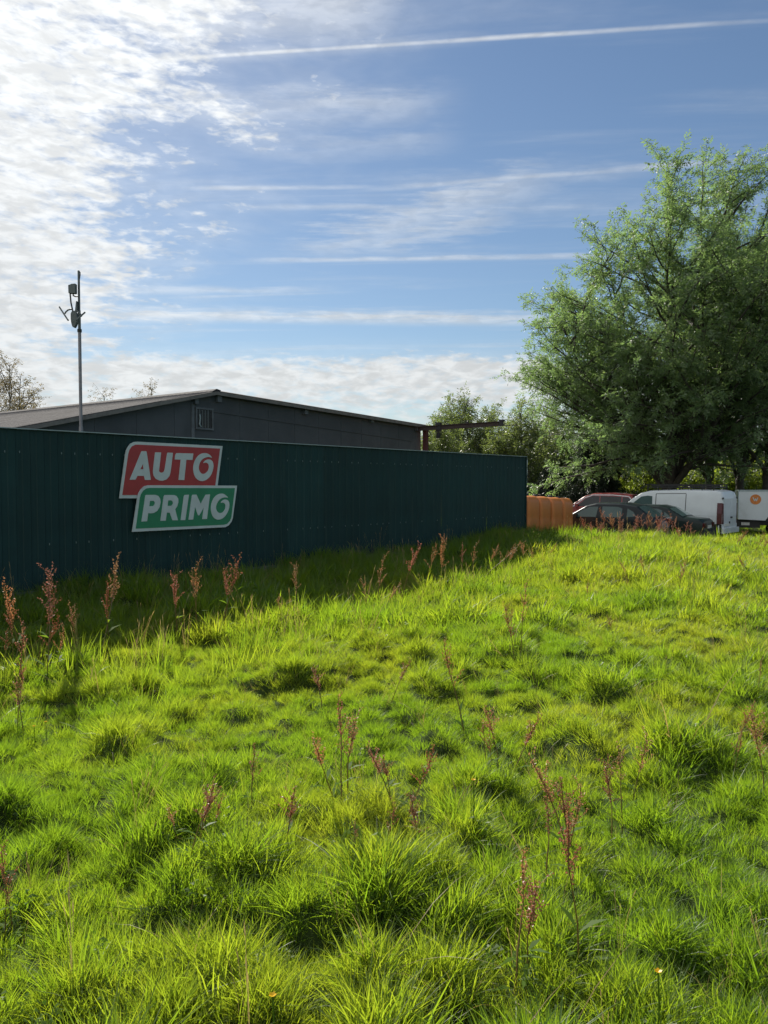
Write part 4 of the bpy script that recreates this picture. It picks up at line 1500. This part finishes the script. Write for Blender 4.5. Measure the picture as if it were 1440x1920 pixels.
# a far wood closing the horizon
rng = np.random.default_rng(5)
nw = 9000
ang = rng.uniform(R(-75), R(75), nw)
dist = rng.uniform(95, 125, nw)
hmax = 5.5 + 3.0 * vnoise(ang * 30, dist * 0 + 3) + 1.5 * vnoise(ang * 110, dist * 0 + 9)
hh = rng.uniform(0, 1, nw) ** 0.8 * hmax
pts = np.stack([np.sin(ang) * dist, np.cos(ang) * dist, hh - 0.5], -1)
tps = [spray_template(rng, 3, 1.0, 0.9, 0.3) * np.array([1, 1, 1]) for _ in range(4)]
V, F, T = place_sprays(pts, rng.normal(0, 1, (nw, 3)), rng.uniform(.7, 1.3, nw), tps, rng)
fw = link('far_woodland', np_mesh('far_woodland', V, F, M['ash_dark'], T))
tag(fw, 'distant dark woodland closing the horizon', 'woodland', None, 'stuff')
open('/tmp/leaf.txt', 'w').write(str(NLEAF)) if False else None


# ------------------------------------------------------------------ meadow grass
def tuft(seed, nb, rad_, hmin, hmax, wid, lean, segs=3, curl=0.5):
    rng = np.random.default_rng(seed)
    V, F = [], []
    o = 0
    for _ in range(nb):
        a = rng.uniform(0, 2 * math.pi)
        r = rad_ * math.sqrt(rng.random())
        b = np.array([r * math.cos(a), r * math.sin(a), -0.02])
        oa = a + rng.normal(0, .9)
        d = np.array([math.cos(oa), math.sin(oa), 0])
        h = rng.uniform(hmin, hmax)
        ln = abs(rng.normal(lean, .25)) * (0.4 + r / rad_)
        ta = rng.uniform(0, 2 * math.pi)
        sd = np.array([math.cos(ta), math.sin(ta), 0])
        w = wid * rng.uniform(.7, 1.3)
        cu = curl * rng.uniform(0.3, 1.3)
        for k in range(segs + 1):
            f = k / segs
            horiz = ln * h * f + cu * h * 0.55 * f ** 2.2
            vert = h * (f - 0.38 * cu * f ** 2.6)
            p = b + d * horiz + np.array([0, 0, vert])
            ww = w * (1 - f ** 1.8) * .5 if k < segs else 0
            if k < segs:
                V += [p - sd * ww, p + sd * ww]
            else:
                V += [p]
        for k in range(segs - 1):
            F.append([o + 2 * k, o + 2 * k + 1, o + 2 * k + 3, o + 2 * k + 2])
        e = o + 2 * (segs - 1)
        F.append([e, e + 1, e + 2])
        o += 2 * segs + 1
    me = bpy.data.meshes.new('grass_tuft')
    me.from_pydata([tuple(v) for v in V], [], F)
    me.polygons.foreach_set('use_smooth', [True] * len(me.polygons))
    me.materials.append(M['grass'])
    return me


tufts = []
for k in range(6):
    tufts.append(tuft(100 + k, 72, 0.12, 0.06, 0.15, 0.0050, 0.40, 3, 0.45))       # 0-5 short dense
for k in range(6):
    tufts.append(tuft(200 + k, 56, 0.11, 0.10, 0.23, 0.0065, 0.36, 4, 0.5))       # 6-11 longer
for k in range(4):
    tufts.append(tuft(300 + k, 16, 0.10, 0.20, 0.40, 0.0080, 0.14, 4, 0.30))      # 12-15 upright broad blades
for k in range(4):
    tufts.append(tuft(400 + k, 40, 0.20, 0.10, 0.24, 0.012, 0.32, 2, 0.5))        # 16-19 far
for k in range(2):                                                               # 20-21 dry stalks
    me = tuft(500 + k, 7, 0.10, 0.20, 0.42, 0.004, 0.45, 4, 0.9)
    me.materials[0] = M['dry']
    tufts.append(me)


def leafy(seed):
    """low broad-leaved weeds between the grass"""
    rng = np.random.default_rng(seed)
    V, F = [], []
    for _ in range(16):
        a = rng.uniform(0, 2 * math.pi)
        d = np.array([math.cos(a), math.sin(a), 0])
        sd = np.array([-d[1], d[0], 0])
        l, w = rng.uniform(.03, .07), rng.uniform(.006, .012)
        b = d * rng.uniform(0, .05) + np.array([0, 0, rng.uniform(.02, .12)])
        o = len(V)
        V += [b, b + d * l * .5 + sd * w + np.array([0, 0, .02]), b + d * l + np.array([0, 0, -.01]), b + d * l * .5 - sd * w + np.array([0, 0, .02])]
        F.append([o, o + 1, o + 2, o + 3])
    me = bpy.data.meshes.new('grass_tuft')
    me.from_pydata([tuple(v) for v in V], [], F)
    me.materials.append(M['grass'])
    return me


for k in range(3):
    tufts.append(leafy(600 + k))                                                 # 22-24



def seed_grass(seed):
    """flowering grass: thin stems with narrow pale spikes"""
    rng = np.random.default_rng(seed)
    V, F = [], []
    for _ in range(6):
        a = rng.uniform(0, 6.28)
        d = np.array([math.cos(a), math.sin(a), 0])
        sd = np.array([-d[1], d[0], 0])
        h = rng.uniform(.28, .52)
        ln = rng.uniform(.05, .25)
        b = d * rng.uniform(0, .06)
        pts = [b + d * ln * h * f * f * 1.6 + np.array([0, 0, h * f]) for f in (0, .40, .84, .92, 1.0)]
        ws = [.0011, .0010, .0009, .0028, 0.0004]
        o = len(V)
        for p, w in zip(pts, ws):
            V += [p - sd * w, p + sd * w]
        F += [[o + 2 * k, o + 2 * k + 1, o + 2 * k + 3, o + 2 * k + 2] for k in range(4)]
    me = bpy.data.meshes.new('grass_tuft')
    me.from_pydata([tuple(v) for v in V], [], F)
    me.materials.append(M['dry'])
    return me


for k in range(3):
    tufts.append(seed_grass(700 + k))                                            # 25-27

gcol = bpy.data.collections.new('grass_tufts')
for k, me in enumerate(tufts):
    gcol.objects.link(bpy.data.objects.new('grass_tuft_%03d' % k, me))

rng = np.random.default_rng(77)
GP, GI, GS, GR, GT = [], [], [], [], []


TCELL = 0.31
_tj = RNG.random((256, 256, 3))


def tussock(x, y):
    cx0, cy0 = np.floor(x / TCELL).astype(int), np.floor(y / TCELL).astype(int)
    best = np.full(len(x), 9.0)
    bx, by, bb = np.zeros(len(x)), np.zeros(len(x)), np.zeros(len(x))
    for i in (-1, 0, 1):
        for j in (-1, 0, 1):
            q = _tj[(cx0 + i) & 255, (cy0 + j) & 255]
            px_ = (cx0 + i + q[:, 0]) * TCELL
            py_ = (cy0 + j + q[:, 1]) * TCELL
            d = np.hypot(x - px_, y - py_)
            c_ = d < best
            best = np.where(c_, d, best)
            bx = np.where(c_, x - px_, bx)
            by = np.where(c_, y - py_, by)
            bb = np.where(c_, q[:, 2], bb)
    n = np.maximum(best, 1e-4)
    return best, bx / n, by / n, bb


def scatter(y0, y1, dens, margin, chooser, smul, tuss=True):
    margin = margin + 1.6
    half = 0.74 * y1 + margin
    n = int(dens * (y1 - y0) * 2 * half)
    x = rng.uniform(-half, half, n)
    y = rng.uniform(y0, y1, n)
    s = N_.x * x + N_.y * y
    t = D_.x * x + D_.y * y
    ok = (np.abs(x) < 0.74 * y + margin) & ((s < WALL_D - 0.07) | (t > T_END + 0.05))
    x, y = x[ok], y[ok]
    z = ground(x, y)
    # tussocks grow on the humps: taller there, shorter in the hollows
    hump = z - ground(x, y, False)
    lush = vnoise(x * 0.9 + 17, y * 0.9 + 3)
    sc2 = smul * np.clip(0.66 + 3.2 * hump + 0.5 * (lush - 0.5), 0.5, 1.18) * rng.uniform(.8, 1.2, len(x))
    i = chooser(x, y, lush, rng.random(len(x)))
    tint = np.clip(0.35 + 0.9 * (vnoise(x * 0.55 + 3, y * 0.55 + 8) - 0.5) + 0.6 * (vnoise(x * 2.1, y * 2.1) - 0.5) + rng.normal(0, .16, len(x)), 0, 1)
    tint = np.clip(tint - 0.14 * (1 - sstep(y, 3.0, 8.0)), 0, 1)
    tint = tint * np.where(s[ok] > 8.6, 0.35, 1.0)  # wall's shade painted into the tint: grass close to the wall is darkened
    # each tussock spreads from its own crown: tallest in the middle, leaning outwards, thin between
    d1, ux, uy, big = tussock(x, y)
    if not tuss:
        d1 = d1 * 0 + 9.0
    rad_ = 0.13 + 0.12 * big
    h1 = np.clip(1 - d1 / rad_, 0, 1)
    sc2 = (sc2 if tuss else smul * rng.uniform(.7, 1.15, len(x))) * (0.72 + 0.62 * h1 ** 0.7 * (0.5 + 0.75 * big))
    keep = (h1 > 0) | (rng.random(len(x)) < 0.95)
    x, y, z, i, tint, d1, ux, uy, h1, sc2, rad_ = [q[keep] for q in (x, y, z, i, tint, d1, ux, uy, h1, sc2, rad_)]
    z = z + 0.05 * h1
    GP.append(np.stack([x, y, z], -1))
    GI.append(i)
    GS.append(sc2)
    rz = rng.uniform(0, 6.28, len(x))
    an = np.where(h1 > 0, 0.6 * d1 / rad_, 0.15)
    lx = ux * np.cos(rz) + uy * np.sin(rz)
    ly = -ux * np.sin(rz) + uy * np.cos(rz)
    GR.append(np.stack([-ly * an + rng.normal(0, .10, len(x)), lx * an + rng.normal(0, .10, len(x)), rz], -1))
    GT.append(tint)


def ch_near(x, y, lush, u):
    i = (u * 9973).astype(int)
    r_ = (u * 7919) % 1.0
    out = np.where(r_ < 0.50 - 0.35 * (lush - .5), i % 6, np.where(r_ < 0.90, 6 + i % 6, np.where(r_ < 0.92, 12 + i % 4, np.where(r_ < 0.945, 20 + i % 2, np.where(r_ < 0.957, 25 + i % 3, 22 + i % 3)))))
    return out


def ch_far(x, y, lush, u):
    i = (u * 9973).astype(int)
    r_ = (u * 7919) % 1.0
    return np.where(r_ < 0.80, 16 + i % 4, np.where(r_ < 0.93, 6 + i % 6, np.where(r_ < 0.955, 12 + i % 4, np.where(r_ < 0.98, 25 + i % 3, 20 + i % 2))))


scatter(0.6, 4.5, 340, 1.6, ch_near, 0.68)
scatter(4.5, 9.0, 230, 1.6, ch_near, 0.80)
scatter(9.0, 16.0, 115, 1.8, lambda x, y, l, u: np.where((u * 31) % 1 < .5, ch_near(x, y, l, u), ch_far(x, y, l, u)), 1.1)
scatter(1.2, 17.0, 75, 1.4, lambda x, y, l, u: (u * 9973).astype(int) % 6, 1.0, False)    # short sward between the tussocks
scatter(16.0, 27.0, 50, 2.0, ch_far, 1.2)
scatter(27.0, 48.0, 5, 2.0, ch_far, 1.5)


def fringe(n):
    """taller grass along the wall foot and at the shadow edge"""
    t = rng.uniform(-8, T_END + 2, n)
    s = np.concatenate([rng.uniform(9.6, WALL_D - 0.12, n // 2), rng.normal(7.3, .7, n - n // 2)])
    x = D_.x * t + N_.x * s
    y = D_.y * t + N_.y * s
    GP.append(np.stack([x, y, ground(x, y)], -1))
    i = rng.integers(0, 100, n)
    GI.append(np.where(i < 55, 12 + i % 4, np.where(i < 84, 6 + i % 6, np.where(i < 90, 20 + i % 2, 25 + i % 3))))
    GS.append(rng.uniform(.8, 1.35, n))
    GR.append(np.stack([rng.normal(0, .12, n), rng.normal(0, .12, n), rng.uniform(0, 6.28, n)], -1))
    GT.append(np.clip(rng.normal(.35, .2, n), 0, 1) * np.where(s > 8.6, 0.3, 1.0))  # fringe near the wall also gets the wall's shade put into its colour


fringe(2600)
GP = np.concatenate(GP)
gm = bpy.data.meshes.new('grass')
gm.vertices.add(len(GP))
gm.vertices.foreach_set('co', GP.astype(np.float32).ravel())
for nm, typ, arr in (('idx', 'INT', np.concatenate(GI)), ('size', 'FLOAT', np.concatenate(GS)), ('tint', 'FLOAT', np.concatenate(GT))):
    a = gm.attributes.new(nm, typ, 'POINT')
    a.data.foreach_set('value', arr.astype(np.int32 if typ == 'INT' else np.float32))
a = gm.attributes.new('rot', 'FLOAT_VECTOR', 'POINT')
a.data.foreach_set('vector', np.concatenate(GR).astype(np.float32).ravel())
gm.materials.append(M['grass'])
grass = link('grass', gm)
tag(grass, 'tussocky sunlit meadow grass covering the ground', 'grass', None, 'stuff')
ng = bpy.data.node_groups.new('grass_scatter', 'GeometryNodeTree')
ng.interface.new_socket('Geometry', in_out='INPUT', socket_type='NodeSocketGeometry')
ng.interface.new_socket('Geometry', in_out='OUTPUT', socket_type='NodeSocketGeometry')
gi = ng.nodes.new('NodeGroupInput')
gout = ng.nodes.new('NodeGroupOutput')
ci_ = ng.nodes.new('GeometryNodeCollectionInfo')
ci_.inputs['Collection'].default_value = gcol
ci_.inputs['Separate Children'].default_value = True
ci_.inputs['Reset Children'].default_value = True
iop = ng.nodes.new('GeometryNodeInstanceOnPoints')
iop.inputs['Pick Instance'].default_value = True


def named(nm, typ):
    nd = ng.nodes.new('GeometryNodeInputNamedAttribute')
    nd.data_type = typ
    nd.inputs['Name'].default_value = nm
    return nd.outputs[0]


ng.links.new(gi.outputs[0], iop.inputs['Points'])
ng.links.new(ci_.outputs[0], iop.inputs['Instance'])
ng.links.new(named('idx', 'INT'), iop.inputs['Instance Index'])
ng.links.new(named('rot', 'FLOAT_VECTOR'), iop.inputs['Rotation'])
ng.links.new(named('size', 'FLOAT'), iop.inputs['Scale'])
ng.links.new(iop.outputs[0], gout.inputs[0])
mod = grass.modifiers.new('scatter', 'NODES')
mod.node_group = ng
print('GRASS TUFTS', len(GP))


# ------------------------------------------------------------------ sorrel stalks
def sorrel_parts(seed, n_br, lean):
    rng = np.random.default_rng(seed)
    ts = TubeSet()
    stem = curve_pts(np.array([0, 0, -0.03]), np.array([lean, 0, 1.0]), 1.0, 6, rng, 0.05, 0.0)
    stem = np.array(stem)
    ts.add(stem, 0.006, 0.0025, 4)
    V, F = [], []

    def cluster(p, s):
        for _ in range(2):
            d = rng.normal(0, 1, 3)
            d /= np.linalg.norm(d)
            e = np.cross(d, rng.normal(0, 1, 3))
            e /= np.linalg.norm(e)
            o = len(V)
            V.extend([p - d * s, p + e * s * .7, p + d * s, p - e * s * .7])
            F.append([o, o + 1, o + 2, o + 3])

    for k in range(n_br):
        f = rng.uniform(0.52, 0.95)
        p = np.array([np.interp(f * 6, np.arange(7), stem[:, j]) for j in range(3)])
        a = rng.uniform(0, 6.28)
        d = np.array([math.cos(a) * .42 + lean * .8, math.sin(a) * .42, 1.0])
        ln = rng.uniform(.10, .24) * (1.25 - f * .6)
        bp = np.array(curve_pts(p, d, ln, 4, rng, 0.10, 0.03))
        ts.add(bp, 0.002, 0.001, 3)
        for u in np.linspace(0.05, 1, int(ln / 0.0098)):
            q = np.array([np.interp(u * 4, np.arange(5), bp[:, j]) for j in range(3)]) + rng.normal(0, .006, 3)
            cluster(q, rng.uniform(.0045, .0095))
    for u in np.linspace(.6, 1.0, 26):
        q = np.array([np.interp(u * 6, np.arange(7), stem[:, j]) for j in range(3)]) + rng.normal(0, .007, 3)
        cluster(q, rng.uniform(.006, .011))
    # leaves on the stem
    LV, LF = [], []
    for k in range(7):
        f = rng.uniform(.02, .16) if k < 5 else rng.uniform(.2, .45)
        p = np.array([np.interp(f * 6, np.arange(7), stem[:, j]) for j in range(3)])
        a = rng.uniform(0, 6.28)
        d = np.array([math.cos(a), math.sin(a), 0.7])
        sd = np.array([-math.sin(a), math.cos(a), 0])
        l = rng.uniform(.10, .20)
        o = len(LV)
        LV += [p, p + d * l * .45 + sd * .016, p + d * l + np.array([0, 0, -l * .3]), p + d * l * .45 - sd * .016]
        LF.append([o, o + 1, o + 2, o + 3])
    V, F = np.array(V), np.array(F)
    stem_me = ts.mesh('stem', M['sorrel_stem'])
    leaf_me = np_mesh('leaf', np.array(LV), np.array(LF), M['sorrel_leaf'])
    heads = {}
    for c_ in ('red', 'pink', 'straw'):
        heads[c_] = np_mesh('seed_head', V, F, M['sorrel_' + c_])
    return stem_me, heads, leaf_me


SORREL = [sorrel_parts(900 + k, [7, 9, 12, 15, 10, 18][k], [0, .08, -.10, .22, -.18, .04][k]) for k in range(6)]
ORD = ['first', 'second', 'third', 'fourth', 'fifth', 'sixth', 'seventh', 'eighth', 'ninth', 'tenth', 'eleventh', 'twelfth', 'thirteenth', 'fourteenth',
       'fifteenth', 'sixteenth', 'seventeenth', 'eighteenth', 'nineteenth', 'twentieth', 'twenty-first', 'twenty-second', 'twenty-third', 'twenty-fourth',
       'twenty-fifth', 'twenty-sixth', 'twenty-seventh', 'twenty-eighth', 'twenty-ninth', 'thirtieth', 'thirty-first', 'thirty-second', 'thirty-third', 'thirty-fourth', 'thirty-fifth']
# (base x, base y, tip x, tip y, colour) in the photograph; bases are dropped onto the ground
WALLSET = [(12, 1262, 4, 1178, 'red'), (22, 1258, 40, 1112, 'red'), (48, 1258, 60, 1073, 'straw'), (62, 1254, 72, 1148, 'red'), (58, 1250, 108, 1090, 'red'), (36, 1270, 28, 1160, 'pink'),
           (88, 1262, 96, 1060, 'red'), (104, 1250, 118, 1170, 'straw'), (143, 1226, 146, 1122, 'straw'), (186, 1216, 195, 1034, 'straw'), (204, 1210, 210, 1082, 'red'), (365, 1182, 386, 1050, 'straw'), (372, 1180, 352, 1064, 'straw'),
           (418, 1182, 437, 1024, 'red'), (424, 1178, 454, 1068, 'red'), (332, 1190, 334, 1070, 'red'), (528, 1168, 540, 1112, 'straw'), (554, 1160, 557, 1056, 'straw'), (700, 1140, 733, 1040, 'straw'),
           (705, 1140, 750, 1084, 'straw'), (690, 1142, 676, 1080, 'straw'), (748, 1126, 750, 1008, 'red'), (792, 1112, 796, 1014, 'straw'), (822, 1108, 838, 1004, 'straw'), (862, 1096, 872, 1016, 'pink'),
           (880, 1092, 902, 1018, 'straw'), (895, 1088, 956, 1000, 'straw'), (905, 1084, 930, 1014, 'straw'), (940, 1072, 946, 1024, 'straw'), (984, 1062, 984, 1014, 'straw'), (1000, 1056, 994, 1026, 'pink'), (1020, 1050, 1042, 1018, 'straw')]
CARSET = [(1108, 1006, 1107, 966), (1120, 1006, 1118, 972), (1112, 1010, 1103, 976), (1140, 1004, 1144, 944), (1147, 1006, 1151, 950), (1150, 1008, 1156, 962), (1160, 1006, 1160, 974), (1172, 1006, 1171, 978), (1178, 1004, 1181, 964),
          (1190, 1004, 1192, 970), (1200, 1004, 1203, 956), (1208, 1006, 1211, 964), (1216, 1006, 1219, 968), (1226, 1006, 1229, 958), (1236, 1006, 1239, 966), (1232, 1010, 1256, 962), (1246, 1006, 1249, 960), (1264, 1008, 1265, 984), (1284, 1008, 1285, 976), (1300, 1010, 1301, 982),
          (1126, 1008, 1127, 982), (1133, 1006, 1131, 970), (1153, 1008, 1149, 958), (1166, 1008, 1167, 958), (1185, 1008, 1187, 980), (1196, 1008, 1197, 966), (1222, 1008, 1224, 978), (1240, 1010, 1244, 976), (1256, 1010, 1270, 968), (1276, 1010, 1277, 988), (1386, 1024, 1386, 988), (1377, 1028, 1378, 1000), (1412, 1030, 1410, 998), (1430, 1034, 1432, 1006)]
FARSET = [(974, 1232, 979, 1082), (966, 1236, 962, 1130), (874, 1340, 876, 1192), (1184, 1100, 1186, 1046), (1218, 1090, 1220, 1040), (1272, 1104, 1276, 1050), (1322, 1096, 1326, 1030), (1400, 1090, 1404, 1040),
          (1100, 1130, 1104, 1088), (1370, 1424, 1393, 1304), (1376, 1434, 1382, 1358), (1434, 1482, 1438, 1330), (30, 1340, 36, 1228), (44, 1346, 50, 1262), (730, 1300, 728, 1230), (1150, 1210, 1153, 1150), (604, 1300, 610, 1240), (1420, 1300, 1424, 1240)]
NEARSET = [(640, 1482, 644, 1308), (652, 1470, 650, 1330), (630, 1470, 632, 1350), (914, 1430, 912, 1344), (934, 1436, 941, 1318), (952, 1440, 949, 1330), (922, 1440, 926, 1362), (744, 1490, 748, 1378), (756, 1506, 762, 1392), (734, 1490, 736, 1404), (470, 1476, 470, 1402),
           (354, 1606, 349, 1458), (374, 1594, 381, 1458), (398, 1580, 416, 1480), (332, 1570, 335, 1498), (366, 1600, 364, 1490), (540, 1566, 541, 1452), (660, 1630, 661, 1538), (1022, 1630, 1032, 1488), (1080, 1576, 1086, 1404), (1070, 1566, 1074, 1436),
           (1148, 1526, 1148, 1428), (1168, 1512, 1175, 1388), (1182, 1490, 1190, 1366), (1092, 1764, 1122, 1474), (1062, 1566, 1061, 1458), (964, 1812, 978, 1622), (988, 1800, 996, 1628), (22, 1690, 18, 1586), (8, 1700, 12, 1638), (784, 1570, 786, 1490), (720, 1560, 722, 1496)]


def sorrel(bx_, by_, tx, ty, colr, label, group, k):
    p = ground_hit(bx_, by_, 0.12)
    d = ray(tx, ty)
    tip = Vector((0, 0, EYE)) + d * (p.y / d.y)
    v = tip - p
    h = max(0.15, v.length)
    tpl = SORREL[k % 6]
    o = thing('sorrel_stalk', label, 'plant', p, 0, group)
    q = Vector((0, 0, 1)).rotation_difference(v.normalized())
    o.rotation_mode = 'QUATERNION'
    from mathutils import Quaternion
    o.rotation_quaternion = q @ Quaternion((0, 0, 1), random.uniform(0, 6.28))
    wide = max(0.75, min(1.5, 0.75 / h)) if h < 0.9 else 0.9
    if group.endswith('the cars'):
        wide *= 1.7
    if group.endswith('the wall'):
        wide *= 1.15
    o.scale = (h * wide, h * wide, h)
    link('stem', tpl[0], o)
    link('seed_head', tpl[1][colr], o)
    link('base_leaves', tpl[2], o)['kind'] = 'stuff'


WORD = {'red': 'rust-red', 'pink': 'pinkish', 'straw': 'straw-coloured'}
k = 0
for items, place, grp in ((WALLSET, 'sorrel stalk standing out against the green wall', 'sorrel stalks before the wall'),
                          (CARSET, 'sorrel stalk on the crest before the cars', 'sorrel stalks before the cars'),
                          (FARSET, 'sorrel stalk in the farther sunlit meadow', 'sorrel stalks in the farther meadow'),
                          (NEARSET, 'sorrel stalk in the nearer half of the meadow', 'sorrel stalks in the near meadow')):
    items = sorted(items, key=lambda t: t[2])
    for i, it in enumerate(items):
        colr = ('pink' if it[4] == 'red' and i % 2 else it[4]) if len(it) > 4 else random.choice(['red', 'pink', 'straw', 'pink'] if grp.endswith('cars') else ['red', 'red', 'straw', 'red', 'pink'])
        sorrel(it[0], it[1], it[2], it[3], colr, '%s %s, %s from left' % (WORD[colr], place, ORD[i]), grp, k)
        k += 1

# a few buttercups
fl = [(84, 1334, 'left of the mast shadow'), (62, 1344, 'at the left edge of the meadow'), (885, 1530, 'in the middle of the near meadow'), (1230, 1880, 'at the bottom right'), (508, 1895, 'at the bottom of the meadow')]
for px, py, where in fl:
    p = ground_hit(px, py, 0.2)
    t_ = thing('buttercup', 'small yellow buttercup ' + where, 'flower', p, 0, 'buttercups in the grass')
    MB().tube([(0, 0, -0.02), (0.01, 0, 0.14), (0.005, 0, 0.26)], 0.0025, 4).build('stem', M['sorrel_leaf'], t_)
    for k_ in range(5):
        a = 2 * math.pi * k_ / 5
        d = Vector((math.cos(a), math.sin(a), 0.5))
        s_ = Vector((-math.sin(a), math.cos(a), 0))
        c0 = Vector((0.005, 0, 0.26))
        MB().add([c0, c0 + d * .007 + s_ * .006, c0 + d * .013, c0 + d * .007 - s_ * .006], [(0, 1, 2, 3)]).build('petal', M['petal'], t_)
